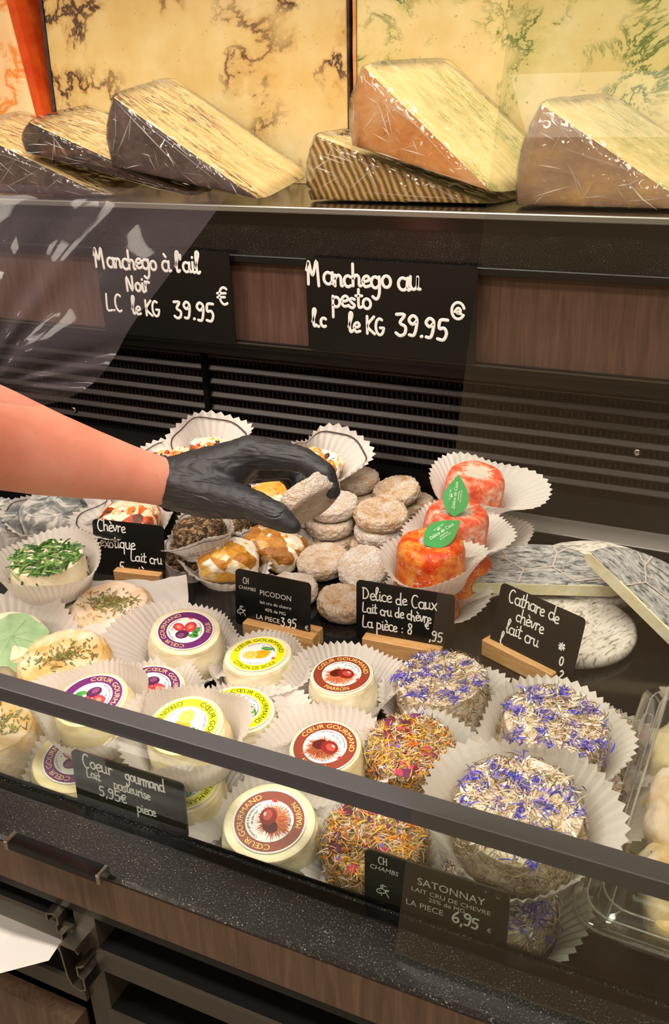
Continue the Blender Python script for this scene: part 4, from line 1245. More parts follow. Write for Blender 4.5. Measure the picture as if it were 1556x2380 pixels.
# ------------------------------------------------------------------ flat ash cheeses
def flat_cheese(label, r, h, a0, a1, m_rind, seed, cross=False, name='flat_cheese'):
    t = thing(name, label, 'cheese', group='large flat ash cheeses')
    rnd = random.Random(seed)
    n = 64
    full = a1 - a0 > 359
    def rim(k, rr, z): return [(rr * math.cos(R(a0 + (a1 - a0) * j / n)), rr * math.sin(R(a0 + (a1 - a0) * j / n)), z) for j in range(n + (0 if full else 1))]
    levels = [(.90, 0), (.985, h * .18), (1.0, h * .5), (.985, h * .82), (.93, h), (.6, h * 1.03), (.3, h * 1.03)]
    mb = MB(); m = n if full else n + 1
    v = []
    for k, (s, z) in enumerate(levels):
        for (x, y, zz) in rim(k, r * s, z):
            q = Vector((x, y, zz)); d = .0014 * noise.noise(q * 45 + Vector((seed, 0, 0)))
            v.append((x, y, zz + (d if k > 2 else 0)))
    f = []
    for k in range(len(levels) - 1):
        for j in range(n):
            j2 = (j + 1) % m
            f.append((k * m + j, k * m + j2, (k + 1) * m + j2, (k + 1) * m + j))
    c0 = len(v); v += [(0, 0, h * 1.03), (0, 0, 0)]
    for j in range(n):
        j2 = (j + 1) % m
        f.append(((len(levels) - 1) * m + j, (len(levels) - 1) * m + j2, c0)); f.append((j2, j, c0 + 1))
    mb.add(v, f)
    obj('rind', fixnormals(mb.me('rind', m_rind, True)), t)
    if not full:
        pm = MB()
        for ang, sgn in ((R(a0), -1), (R(a1), 1)):
            prof = [(0, 0)] + [(s * r, z) for s, z in levels] + [(0, h * 1.03)]
            nn = Vector((-math.sin(ang), math.cos(ang), 0)) * sgn * .0006
            ring = [Vector((x * math.cos(ang), x * math.sin(ang), z)) for x, z in prof]
            a = [p + nn for p in ring]; b = [p - nn * 3 for p in ring]; q = len(ring)
            pm.add(a + b, [tuple(range(q)), tuple(range(2 * q - 1, q - 1, -1))] + [(i, q + i, q + (i + 1) % q, (i + 1) % q) for i in range(q)])
        o = obj('cut_face', fixnormals(pm.me('cut_face', M_PASTE)), t); o['label'] = 'creamy cut side'
    if cross:
        cm = MB(); z = h * 1.03 + .0006
        C6 = [(.42 * r * math.cos(R(a)), .42 * r * math.sin(R(a))) for a in range(12, 372, 60)]
        seg = []
        for i in range(6):
            a = C6[i]; b = C6[(i + 1) % 6]; seg.append((a, b)); seg.append((a, (a[0] * 1.75, a[1] * 1.75)))
            mid = ((a[0] * 1.75), (a[1] * 1.75)); ang = math.atan2(a[1], a[0])
            for s in (.5, -.5): seg.append((mid, (mid[0] + .2 * r * math.cos(ang + s), mid[1] + .2 * r * math.sin(ang + s))))
        def ok(p):
            g = math.degrees(math.atan2(p[1], p[0])) % 360
            lo_, hi_ = a0 % 360, a0 % 360 + (a1 - a0)
            return full or (lo_ + 4 < g < hi_ - 4) or (lo_ + 4 < g + 360 < hi_ - 4)
        for a, b in seg:
            N = 6; P = [(a[0] + (b[0] - a[0]) * i / N, a[1] + (b[1] - a[1]) * i / N) for i in range(N + 1)]
            P = [p for p in P if ok(p)]
            if len(P) > 1: ribbon(cm, [(x + .0012 * noise.noise(Vector((x * 200, y * 200, 1))), y + .0012 * noise.noise(Vector((x * 200, y * 200, 9)))) for x, y in P], .0017, z)
        o = obj('cross_mark', cm.me('cross_mark', M_CROSS), t); o['label'] = 'pale lines of the stencilled cross'
    return t
t = flat_cheese('pale whole flat cheese with fine dark ridges, behind its handwritten sign', .062, .014, 0, 360, M_CATHPALE, 81)
place(t, dn((-0.1352, 0.7870, 0.0140), .014), 40)
t = flat_cheese('whitish flat cheese lying at the very back under the grey halves', .066, .016, 0, 360, M_CATHPALE, 82)
place(t, dn((-0.1343, 0.8970, 0.0180), .016), 10)
t = flat_cheese('grey ash half cheese lying flat with its cut side towards the signs', .072, .0125, 0, 180, M_CATH, 83, True)
place(t, dn((-0.1671, 0.8171, 0.0260), .005), -6, 9, 0)
t = flat_cheese('grey ash half cheese propped up, its pale cut edge running down to the right', .076, .012, 0, 180, M_CATH, 84, True)
place(t, (-0.0722, 0.7854, 0.0360), -56, 20, -14)

# ------------------------------------------------------------------ fruit crusted cheeses in printed wrappers
def chunks(mb, rnd, rx, ry, h, count, size, nm):
    for _ in range(count):
        a = rnd.uniform(0, 2 * PI); q = math.sqrt(rnd.random())
        c = Vector((rx * .9 * q * math.cos(a), ry * .9 * q * math.sin(a), h * (1.0 - .25 * q * q) + .0005))
        s = size * rnd.uniform(.5, 1.2); k = rnd.randrange(nm)
        rot = Euler((rnd.uniform(0, 6), rnd.uniform(0, 6), rnd.uniform(0, 6))).to_matrix()
        v, f = blob(s, s * .7, s * .55, .8, 8, 5, s * .3, 300, rnd.randrange(50), False)
        mb.add([c + rot @ (Vector(p) - Vector((0, 0, s * .55))) for p in v], f, k)
def fruit_cheese(loc, label, m, seed, size=(.030, .024, .017), rz=0, tilt=0, roll=0, r1=.046, h=.026, fd=None, fl=0.0, pieces=(0, 1, 4), npc=26, letters=None, wob=.14):
    rnd = random.Random(seed)
    t = thing('fruit_cheese', label, 'cheese', group='crusted cheeses in printed paper wrappers')
    place(t, loc, rz, tilt, roll)
    v, f = blob(*size, .55, 44, 26, .003, 90, seed)
    obj('body', mesh('body', v, f, m), t, (0, 0, .001))
    if npc:
        mats = [M_CHUNK[i] for i in pieces]; mb = MB(); chunks(mb, rnd, size[0], size[1], size[2] * 2, npc, .0048, len(mats))
        o = obj('crust_pieces', mb.me('crust_pieces', mats, True), t); o['kind'] = 'stuff'
    r0 = (size[0] + size[1]) / 2 + .003
    obj('wrapper', paper_case(seed, r0, r1, h, 34, .0012, wob=wob, flare_dir=fd, flare=fl), t)
    wr = obj('border_line', border_line(seed, r0, r1, h, wob, fd, fl), t)
    if letters:
        mb = MB()
        for i, s in enumerate(letters): text_line(mb, s, 0, -.0072 * i, .0074, 0, 0, 'CENTER')
        # wrap the words on the outside of the wall facing the viewer
        vv = []
        for x, y, z in mb.v:
            a = -PI / 2 + x / (r1 * .98)
            tt = .55 + y / h * .55
            rr = r0 + (r1 - r0) * max(0, tt) ** 1.25 + .0026
            vv.append((rr * math.cos(a), rr * math.sin(a), h * max(0, tt) ** .85))
        mb.v = vv
        obj('lettering', mb.me('lettering', M_INK), t)
    return t
E_ = 'wrapped cheese '
fruit_cheese(dn((-0.5012, 0.7654, 0.0360), .034), E_ + 'with orange mango crust, behind the printed sign', M_MANGO, 101, (.033, .026, .0175), 8, 4, -4, .048, .022, R(-150), .016, (0, 1, 4), 22)
fruit_cheese(dn((-0.4715, 0.8146, 0.0360), .034), E_ + 'with caramel brown crust, right under the gloved thumb', M_CARAMEL, 102, (.034, .026, .0165), -28, 14, -6, .046, .016, R(10), .008, (0, 1, 4), 18)
fruit_cheese(dn((-0.5317, 0.7691, 0.0620), .034), E_ + 'rolled in dark seeds, on top beside the glove cuff', M_SEED, 103, (.028, .024, .017), 12, 4, 8, .038, .024, R(-160), .004, (3,), 0, ('Le Crémier', '200g environ'))
fruit_cheese(dn((-0.5482, 0.7623, 0.0340), .034), E_ + 'rolled in dark seeds, lower one beside the exotic cheese sign', M_SEED, 104, (.030, .024, .017), 6, 0, 0, .037, .026, None, 0, (3,), 0, ('Prédaise',))
fruit_cheese(dn((-0.6249, 0.7665, 0.0620), .036), E_ + 'with red and orange fruit, between arm and exotic cheese sign', M_EXOTIC, 105, (.032, .026, .018), -4, 4, 0, .050, .026, R(170), .022, (0, 1, 2, 3, 4), 34)
fruit_cheese(dn((-0.4820, 0.8476, 0.0780), .034), E_ + 'with mango crust, seen between thumb and index finger', M_MANGO, 106, (.028, .022, .017), 20, 8, 0, .042, .020, None, 0, (1, 0, 4), 18)
fruit_cheese(dn((-0.4999, 0.8865, 0.0360), .034), E_ + 'with mango crust, underneath the one between the fingers', M_MANGO, 107, (.030, .024, .0165), 0, 0, 0, .044, .022, None, 0, (1, 0, 4), 12)
fruit_cheese(dn((-0.6107, 0.9192, 0.0900), .034), E_ + 'with reddish fruit in a tall upright wrapper behind the hand', M_EXOTIC, 108, (.026, .020, .017), 0, 22, 0, .044, .034, R(90), .020, (0, 1, 2, 3, 4), 30)
fruit_cheese(dn((-0.6473, 0.8877, 0.0820), .034), E_ + 'with reddish fruit, peeking over the wrist', M_EXOTIC, 109, (.028, .022, .017), 0, 10, 0, .044, .030, R(150), .008, (0, 1, 2, 3, 4), 30)
fruit_cheese(dn((-0.4764, 0.9451, 0.0850), .034), E_ + 'with nutty crust in an upright wrapper above the index finger', M_CARAMEL, 110, (.026, .020, .016), -20, 24, -10, .044, .032, R(50), .018, (1, 3, 4), 18)
fruit_cheese(dn((-0.6363, 0.9330, 0.0360), .034), E_ + 'at the back, hidden by the glove', M_EXOTIC, 111, (.030, .024, .0165), 0, 0, 0, .046, .020, None, 0, (0, 4), 6)
fruit_cheese(dn((-0.4909, 0.9608, 0.0360), .034), E_ + 'at the back, hidden by the index finger', M_CARAMEL, 112, (.028, .022, .0165), 0, 0, 0, .044, .020, None, 0, (1, 4), 6)
fruit_cheese(dn((-0.5280, 0.8441, 0.0360), .034), E_ + 'with pale crust, below the palm of the glove', M_SEED, 113, (.026, .022, .0165), 30, 0, 0, .044, .028, None, 0, (3, 4), 0)

# ------------------------------------------------------------------ clear plastic box on the right
M_PET = clear('clear_plastic', '#f6f5f3', 1.5, 0.06, haze=0.02, hazecol='#e8e2da', gain=1.6, edge_only_front=False, base_refl=.02)
box = thing('plastic_box', 'clear plastic clamshell box with cheese pieces, at the right edge', 'box', (.022, .556, 0), (0, 0, R(-2)))
def rrect(hx, hy, rad, z, n=6):
    out = []
    for cx, cy, a0 in ((hx - rad, hy - rad, 0), (-hx + rad, hy - rad, 90), (-hx + rad, -hy + rad, 180), (hx - rad, -hy + rad, 270)):
        for i in range(n + 1):
            a = R(a0 + 90 * i / n); out.append((cx + rad * math.cos(a), cy + rad * math.sin(a), z))
    return out
def loft(levels, cap0=False, cap1=False):
    mb = MB(); v = []; f = []
    L = [rrect(*l) for l in levels]; m = len(L[0])
    for l in L: v += l
    for k in range(len(L) - 1):
        for j in range(m): f.append((k * m + j, k * m + (j + 1) % m, (k + 1) * m + (j + 1) % m, (k + 1) * m + j))
    if cap0: f.append(tuple(range(m - 1, -1, -1)))
    if cap1: f.append(tuple((len(L) - 1) * m + j for j in range(m)))
    return mb.add(v, f)
hx, hy = .078, .132
part('tray', loft([(hx - .020, hy - .020, .014, .001), (hx - .018, hy - .018, .016, .004), (hx - .012, hy - .012, .018, .024), (hx - .012, hy - .012, .018, .026), (hx - .004, hy - .004, .020, .0265), (hx, hy, .022, .028), (hx, hy, .022, .024)], True), M_PET, box, True)
part('lid', loft([(hx + .001, hy + .001, .022, .025), (hx + .001, hy + .001, .022, .031), (hx - .006, hy - .006, .020, .0315), (hx - .008, hy - .008, .02, .036), (hx - .014, hy - .014, .020, .036), (hx - .020, hy - .020, .018, .060), (hx - .024, hy - .024, .016, .063), (hx - .032, hy - .032, .014, .061)], False, True), M_PET, box, True)
M_BEAD = clear('plastic_bead', '#f4f3f0', 1.5, 0.08, haze=0.22, hazecol='#e9e6e0', gain=2.2, edge_only_front=False, base_refl=.05)
for nm, lv in (('tray_bead', (hx, hy, .022, .0275)), ('lid_bead', (hx - .0065, hy - .0065, .020, .0335)), ('lid_bead', (hx - .0145, hy - .0145, .020, .0360)), ('lid_bead', (hx - .0215, hy - .0215, .018, .0605)), ('tray_bead', (hx - .019, hy - .019, .016, .004))):
    L_ = rrect(*lv); b_ = MB(); sweep(b_, L_ + [L_[0], L_[1]], .0008, 6, 0, False); part(nm, b_, M_BEAD, box, True)
rb = MB()
for y in (-.06, -.02, .03, .075):
    P = rrect(.0035, .013, .0035, 0, 5); v = []
    sweep(rb, [(-hx + .0085 + x, y + yy, .0322) for x, yy, _ in P] + [(-hx + .0085 + P[0][0], y + P[0][1], .0322)], .0006, 6)
part('rim_lugs', rb, M_BEAD, box, True)
for (lx, ly, lz, sz, m, seed, lab) in ((-.022, .060, .003, (.040, .036, .024), M_CREAM, 5, 'cream coloured cheese piece at the rear of the plastic box'), (-.020, -.012, .003, (.042, .032, .025), M_RIND, 6, 'pink flecked cheese piece in the middle of the plastic box'), (-.018, -.080, .003, (.040, .030, .022), M_RIND2, 7, 'golden rind cheese piece at the front of the plastic box')):
    t = thing('boxed_cheese', lab, 'cheese', (.022 + lx, .556 + ly, lz), (0, 0, R(15 * seed)), 'cheese pieces inside the plastic box')
    v, f = blob(*sz, .7, 44, 26, .006, 50, seed); obj('body', mesh('body', v, f, m), t)
    rnd = random.Random(seed); mb = MB()
    for _ in range(16):
        a = rnd.uniform(0, 2 * PI); q = rnd.random() ** .5; p = Vector((sz[0] * .8 * q * math.cos(a), sz[1] * .8 * q * math.sin(a), sz[2] * 2 * (1 - .22 * q * q)))
        petal_patch(mb, rnd, p, Vector((0, 0, 1)), rnd.uniform(.003, .006), rnd.randrange(3))
    o = obj('petals', mb.me('petals', [M_ROSE[0], M_GOLD[1], M_ROSE[2]], True), t); o['kind'] = 'stuff'
yp = MB(); rnd = random.Random(3)
for (x, y, z) in ((-.062, .010, .012), (-.058, .044, .014), (-.060, -.06, .012)):
    a = rnd.uniform(0, 3); s = .011
    yp.add([(x, y, z), (x + s * .6, y - s, z + .006), (x + s * .9, y + s * .4, z + .010), (x + .002, y + s, z + .006)], [(0, 1, 2, 3)])
o = part('yellow_scraps', yp, M_GOLD[1], box); o['label'] = 'small yellow paper-like scraps inside the box'

# ------------------------------------------------------------------ price signs
M_BOARD = flat('slate_board', '#0d0d0d', 0.32, 0.45)
M_BOARD2 = flat('slate_board_glass_tint', '#2e2b22', 0.22, 0.5)  # olive in the board colour stands for the reflection on the front glass
M_CHALK = flat('white_marker', '#ece9e4', 0.7, 0.2)
M_PRINT = flat('printed_white', '#cfccc6', 0.7, 0.2)
M_OAK = m_wood('oak_block', '#b07c48', '#cc9a62', '#dcb07c', 0.5, (12, 120, 120))
def sign_board(w, h, th=.0016, rad=.004):
    o = rrect(w / 2, h / 2, rad, 0, 4); m = len(o); mb = MB()
    v = [(x, -th / 2, z) for x, z, _ in o] + [(x, th / 2, z) for x, z, _ in o]
    mb.add(v, [tuple(range(m)), tuple(range(2 * m - 1, m - 1, -1))] + [(j, m + j, m + (j + 1) % m, (j + 1) % m) for j in range(m)])
    return mb
def write(mb, build, m, parent, th=.0016):
    """2D lettering (x right, y up) laid on the front (-y) face of a board"""
    ln = Lines(); build(ln)
    for mb2 in ln.all:
        v = [(x, -th / 2 - .00006 - z, y) for x, y, z in mb2.v]
        o = obj('lettering', mesh('lettering', v, mb2.f, m, mb2.i, False), parent)
        o['kind'] = 'stuff'
def goat(mb, x, y, s, w=.0006):
    if hasattr(mb, 'line'): mb = mb.line()
    for P in ([(0, .4), (.15, .7), (.5, .85), (.8, .8), (.95, .55), (.75, .35), (.45, .3), (.2, .2), (0, .4)], [(.5, .85), (.45, 1.25), (.75, 1.4)], [(.65, .85), (.65, 1.2), (1.0, 1.3)], [(.9, .75), (1.15, .9), (1.3, .8), (1.0, .65)], [(.45, .3), (.55, .0)], [(.95, .5), (1.2, .2), (1.3, -.05)], [(.3, .55), (.36, .58)]):
        ribbon(mb, [(x + a * s, y + b * s) for a, b in catmull(P, 3)], w, 0)
def price_sign(label, loc, rz, w, h, build, lean=-12, holder=True, hw=None, board=None, lift=.010, m=None, tilt_y=0.0, hx=0.0):
    t = thing('price_sign', label, 'sign', loc, (0, 0, R(rz)), 'black price signs')
    if holder:
        hw = hw or w * .86
        g = .0022
        hb = MB()
        hb.box((-hw / 2, -.013, 0), (hw / 2, -g / 2, .017), bev=.0008).box((-hw / 2, g / 2, 0), (hw / 2, .010, .017), bev=.0008).box((-hw / 2, -.012, 0), (hw / 2, .009, .005))
        o = obj('holder', hb.me('holder', M_OAK), t, (hx, 0, 0)); o['label'] = 'light oak block'
    b = obj('board', sign_board(w, h).me('board', board or M_BOARD), t, (0, 0, lift + h / 2 - .004), (R(lean), R(tilt_y), 0))
    write(None, build, m or M_CHALK, b)
    return t
# shelf signs: hung flush on the wood panel
def b1(mb):
    hand(mb, 'Manchego à l\'ail', -.101, .030, .0118, .0034, seed=3, slope=-.01, sx=1.03)
    hand(mb, 'Noir', -.056, .002, .0110, .0034, seed=4)
    hand(mb, 'L.C', -.092, -.026, .0105, .0030, seed=5); hand(mb, 'le KG', -.052, -.028, .0105, .0032, seed=6)
    hand(mb, '39.95', .012, -.028, .0125, .0036, seed=7, sx=1.15); hand(mb, '€', .078, -.006, .0125, .0032, seed=8, sx=1.15)
def b2(mb):
    hand(mb, 'Manchego au', -.101, .024, .0128, .0036, seed=13, sx=1.04)
    hand(mb, 'pesto', -.070, .000, .0112, .0034, seed=14, sx=1.1)
    hand(mb, 'l.c', -.096, -.026, .0110, .0036, seed=15); hand(mb, 'le KG', -.050, -.028, .0112, .0034, seed=16)
    hand(mb, '39.95', .008, -.028, .0132, .0038, seed=17, sx=1.15); hand(mb, '@', .074, -.004, .0115, .0032, seed=18)
for lab, px0, px1, bb in (('black handwritten sign for black garlic manchego on the wood panel', (-0.7961, 0.9820, 0.3056), (-0.5988, 0.9820, 0.1946), b1), ('black handwritten sign for pesto manchego on the wood panel', (-0.4985, 0.9820, 0.3042), (-0.2943, 0.9820, 0.1983), b2)):
    w = px1[0] - px0[0]; hgt = px0[2] - px1[2]
    price_sign(lab, ((px0[0] + px1[0]) / 2, .9795, px1[2] - .006), 0, w, hgt, bb, 0, False)
# deck signs
def b3(mb):
    hand(mb, 'Chèvre', -.036, .019, .0066, .0014, seed=21, slope=.02); hand(mb, 'exotique', -.034, .001, .0066, .0014, seed=22)
    hand(mb, 'Lait cru', .002, -.012, .0062, .0014, seed=23); hand(mb, '5', -.012, -.026, .0060, .0014, seed=24); hand(mb, 'pièce', .005, -.028, .0062, .0014, seed=25)
def b4(mb):
    text_line(mb, 'PICODON', .004, .008, .0085, 0, 0, 'CENTER'); text_line(mb, 'lait cru de chevre', .004, -.002, .0055, 0, 0, 'CENTER'); text_line(mb, '45% de MG', .004, -.010, .0055, 0, 0, 'CENTER')
    text_line(mb, 'LA PIECE', -.020, -.021, .0076); hand(mb, '3.95', .011, -.0225, .0058, .0014, seed=31); text_line(mb, '€', .040, -.0215, .0075)
    hand(mb, 'CH', -.0365, .0175, .0036, .0009, seed=33); text_line(mb, 'CHAMBS', -.0315, .0105, .0056, 0, 0, 'CENTER', shear=.2)
    goat(mb, -.044, -.021, .008)
    for q in mb.all: q.v = [(x * .88, y * .88, z) for x, y, z in q.v]
def b5(mb):
    hand(mb, 'Delice de Caux', -.041, .013, .0064, .0013, seed=41, slope=.0, sx=.98); hand(mb, 'Lait cru de chèvre', -.041, -.001, .0056, .0013, seed=42, sx=.86)
    hand(mb, 'La pièce : 8', -.041, -.016, .0060, .0013, seed=43, sx=.92); hand(mb, '€', .020, -.007, .0042, .0012, seed=44); hand(mb, ',95', .024, -.018, .0060, .0013, seed=45)
def b6(mb):
    hand(mb, 'Cathare de', -.034, .018, .0064, .0013, seed=51, sx=1.02); hand(mb, 'chèvre', -.022, .003, .0064, .0013, seed=52); hand(mb, 'lait cru', -.030, -.011, .0062, .0013, seed=53, sx=1.05)
    hand(mb, '*', .026, -.004, .0065, .0012, seed=54); hand(mb, 'l', -.034, -.024, .006, .0013, seed=55); hand(mb, '0', .030, -.017, .0045, .0013, seed=56); hand(mb, '2', .033, -.028, .0045, .0013, seed=57)
def base_pair(l, r): 
    a = math.degrees(math.atan2(r[1] - l[1], r[0] - l[0])); return ((l[0] + r[0]) / 2, (l[1] + r[1]) / 2, 0), a, math.hypot(r[0] - l[0], r[1] - l[1])
c, a, w = base_pair((-0.6194, 0.7066, 0.0000), (-0.5648, 0.7150, 0.0000))
price_sign('black handwritten exotic goat cheese sign in an oak block, left', ((-0.5950, 0.7101, 0.0000)[0], (-0.5950, 0.7101, 0.0000)[1] + .010, 0), a, .084, .062, b3, -10, True, .055, hx=.012)
c, a, w = base_pair((-0.4356, 0.6720, 0.0000), (-0.3552, 0.6718, 0.0000))
price_sign('black printed sign reading PICODON in an oak block', ((-0.3968, 0.6678, 0.0000)[0], (-0.3968, 0.6678, 0.0000)[1] + .010, 0), a, .081, .058, b4, -8, True, .076, lift=.012, hx=.010)
c, a, w = base_pair((-0.3074, 0.6880, 0.0000), (-0.2320, 0.6925, 0.0000))
price_sign('black handwritten sign in an oak block in front of the orange cheeses', (c[0], c[1] + .008, 0), a, .094, .062, b5, -4, True, w, lift=.012)
c, a, w = base_pair((-0.1887, 0.7206, 0.0000), (-0.1160, 0.6892, 0.0000))
price_sign('black handwritten sign in an oak block, standing askew before the flat cheeses', (c[0], c[1] + .010, 0), a, .090, .064, b6, -14, True, w, lift=.012, hx=-.010)
# front signs behind the low glass
def b7(mb):
    hand(mb, 'Coeur', -.037, .0115, .0058, .0012, seed=61, sx=1.0); hand(mb, 'gourmand', -.001, .0115, .0050, .0012, seed=62, sx=.84); hand(mb, 'Lait', -.035, .0035, .0040, .0010, seed=63)
    hand(mb, 'pasteurise', -.012, .001, .0042, .0010, seed=64, sx=.95); hand(mb, '5,95€', -.026, -.0095, .0048, .0011, seed=65, sx=1.2); hand(mb, 'piece', .006, -.0125, .0042, .0011, seed=66)
def b8(mb):
    text_line(mb, 'SATONNAY', .010, .0085, .0078, 0, 0, 'CENTER'); text_line(mb, 'LAIT CRU DE CHEVRE', .010, .0025, .0046, 0, 0, 'CENTER', 1.1); text_line(mb, '25% de MG', .008, -.0020, .0044, 0, 0, 'CENTER', 1.1)
    text_line(mb, 'LA PIECE', -.018, -.0095, .0062); hand(mb, '6,95', .0115, -.0110, .0046, .0013, seed=71, sx=1.15); text_line(mb, '€', .033, -.0105, .0046)
    hand(mb, 'CH', -.036, .0150, .0028, .0007, seed=73); text_line(mb, 'CHAMBS', -.0325, .0095, .0048, 0, 0, 'CENTER', shear=.2); goat(mb, -.037, -.0095, .0062)
for lab, p0, p1, bb, mm in (('dark handwritten sign behind the front glass, below the fig cheeses', (-0.4012, 0.3940, 0.0783), (-0.3081, 0.3940, 0.0737), b7, M_CHALK), ('dark printed sign reading SATONNAY behind the front glass', (-0.1783, 0.3940, 0.0712), (-0.0881, 0.3940, 0.0704), b8, M_PRINT)):
    w = p1[0] - p0[0]; hh = .046
    zt = (p0[2] + p1[2]) / 2
    price_sign(lab, ((p0[0] + p1[0]) / 2, .3935, zt - hh), 0, w, hh, bb, -3, False, board=M_BOARD2, lift=.004, m=mm)

# ------------------------------------------------------------------ big cheese blocks and wedges on the upper shelf
def m_garlic(name, uv=False):
    n = NT(name)
    v = n.coord('UV', (3.0, 14, 1)) if uv else n.coord('Object')
    sc = 1.0 if uv else 10.0
    base = n.ramp(n.noise(v, 1.2 * sc, 3), [(0.3, '#d2b06a'), (0.55, '#dcc286'), (0.75, '#e3cf9c')])
    r1 = n.noise(v, (1.0 if uv else 0.75) * sc, 9, 0.62, 0.35)
    ridge = n.math('ABSOLUTE', n.math('SUBTRACT', r1, 0.5))
    mask = n.ramp(n.noise(n.coord('UV' if uv else 'Object', (1.5, 3, 1) if uv else (1, 1, 1.3), loc=(.3, 4, 2.2)), 1.1 * sc * (.7 if uv else .42), 2), [(0.44, 0.0), (0.54, 1.0)] if uv else [(0.38, 0.0), (0.46, 1.0)])
    halo = n.math('MULTIPLY', n.ramp(ridge, [(0.0, 0.7), (0.06, 0.0)]), mask)
    dark = n.math('MULTIPLY', n.ramp(ridge, [(0.010, 0.95), (0.030, 0.0)] if uv else [(0.006, 0.95), (0.020, 0.0)]), mask)
    c = n.mix(halo, base, '#b07a3c')
    c = n.mix(dark, c, '#3d2a26')
    spots = n.ramp(n.noise(v, 2.6 * sc, 3, 0.5, .4), [(0.70, 0.0), (0.78, 0.7)])
    c = n.mix(spots, c, '#9a6230')
    if not uv:
        pits = n.ramp(n.voro(n.coord('Object'), 120, 'F1'), [(0.10, 0.55), (0.16, 0.0)])
        pm = n.ramp(n.noise(v, 30, 2), [(0.5, 0.0), (0.56, 1.0)])
        c = n.mix(n.math('MULTIPLY', pits, pm), c, '#a2803e')
    n.base(c); n.set(0.35, 0.4, coat=0.35, coat_rough=0.15, sss=0.12)
    n.bump(n.noise(n.coord('Object'), 90, 4), 0.12, 0.002)
    return n.m
def m_pesto(name, uv=False):
    n = NT(name)
    v = n.coord('UV', (4, 20, 1)) if uv else n.coord('Object')
    sc = 1.0 if uv else 10.0
    base = n.ramp(n.noise(v, 1.2 * sc, 3), [(0.3, '#d6bb74'), (0.55, '#e0cc90'), (0.75, '#e6d8a6')])
    ridge = n.math('ABSOLUTE', n.math('SUBTRACT', n.noise(v, 1.2 * sc, 7, 0.7, 0.6), 0.5))
    mask = n.ramp(n.noise(n.coord('UV' if uv else 'Object', (2, 4, 1) if uv else (1, 1, 1.6), loc=(3, 1, 2)), .9 * sc, 2), [(0.46, 0.0), (0.60, 1.0)])
    halo = n.math('MULTIPLY', n.ramp(ridge, [(0.0, 0.6), (0.12, 0.0)]), mask)
    dark = n.math('MULTIPLY', n.ramp(ridge, [(0.006, 1.0), (0.028, 0.0)]), mask)
    c = n.mix(halo, base, '#b9b466'); c = n.mix(dark, c, '#62743a')
    if not uv:
        sp = n.math('MULTIPLY', n.ramp(n.noise(v, 9 * sc, 4, .6), [(0.64, 0.0), (0.70, 0.9)]), n.ramp(n.noise(v, 1.5 * sc, 2), [(0.4, 0.0), (0.55, 1.0)]))
        c = n.mix(sp, c, '#6f7a24')
        pits = n.ramp(n.voro(n.coord('Object'), 110, 'F1'), [(0.10, 0.5), (0.16, 0.0)])
        c = n.mix(n.math('MULTIPLY', pits, n.ramp(n.noise(v, 30, 2), [(0.48, 0.0), (0.56, 1.0)])), c, '#b09448')
    n.base(c); n.set(0.35, 0.4, coat=0.35, coat_rough=0.15, sss=0.12)
    n.bump(n.noise(n.coord('Object'), 90, 4), 0.12, 0.002)
    return n.m
def m_orangeblock():
    n = NT('orange_marbled_paste'); v = n.coord('Object', (1, 1, 1.4), (0, R(35), 0))
    ridge = n.math('ABSOLUTE', n.math('SUBTRACT', n.noise(v, 9, 5, 0.6, 0.5), 0.5))
    c = n.mix(n.ramp(ridge, [(0.0, 0.95), (0.05, 0.0)]), n.ramp(n.noise(v, 12, 3), [(0.3, '#e8b880'), (0.7, '#eccf9e')]), '#e07a18')
    n.base(c); n.set(0.35, 0.4, coat=.3, sss=.1)
    return n.m
M_GARLIC, M_GARLICS, M_PESTO, M_PESTOS, M_ORBLOCK = m_garlic('garlic_paste'), m_garlic('garlic_paste_streaked', True), m_pesto('pesto_paste'), m_pesto('pesto_paste_streaked', True), m_orangeblock()
M_DARKRIND = mottled('dark_rind', [(0.3, '#1e1412'), (0.5, '#382624'), (0.66, '#5c3a26'), (0.78, '#8a4e22')], 22, 0.5, 0.4, dist=.5, bump=.35, bscale=120, stretch=(1, 1, 2.2), coat=.2)
M_PURPLERIND = mottled('dull_dark_rind', [(0.3, '#3a2b2b'), (0.55, '#544242'), (0.75, '#6d5652')], 26, 0.5, 0.4, bump=.3, bscale=140, coat=.2)
M_TANRIND = mottled('tan_rind', [(0.25, '#b0662c'), (0.45, '#c9853f'), (0.6, '#cf9a66'), (0.8, '#ddb488')], 24, 0.5, 0.4, dist=.4, bump=.3, bscale=130, coat=.2)
M_GREYRIND = mottled('brown_rind', [(0.25, '#8a6a50'), (0.5, '#a98466'), (0.7, '#c79a62')], 24, 0.5, 0.4, bump=.3, bscale=130, coat=.2)
def m_basket():
    n = NT('basket_rind'); v = n.coord('Object', rot=(0, R(25), 0))
    w = n.n('ShaderNodeTexWave', wave_type='BANDS', bands_direction='X'); w.inputs['Scale'].default_value = 40; w.inputs['Distortion'].default_value = 2.5; w.inputs['Detail'].default_value = 2
    n.l(v, w.inputs['Vector'])
    n.base(n.ramp(n.math('ADD', n.math('MULTIPLY', w.outputs['Fac'], .6), n.math('MULTIPLY', n.noise(v, 60, 3), .4)), [(0.25, '#6d4f28'), (0.5, '#a8803c'), (0.8, '#d0ad64')]))
    n.bump(w.outputs['Fac'], .5, .003); n.set(.5, .4, coat=.2)
    return n.m
M_BASKET = m_basket()
M_REDRIND = mottled('red_orange_rind', [(0.3, '#c33a10'), (0.6, '#d9541a'), (0.8, '#e67a2c')], 30, .45, .4, bump=.3)
M_FILM = clear('cling_film', '#fbfaf8', 1.4, 0.09, haze=0.015, hazecol='#ffffff', gain=1.1, crease=30, crease_str=0.7, edge_only_front=False, base_refl=.0)

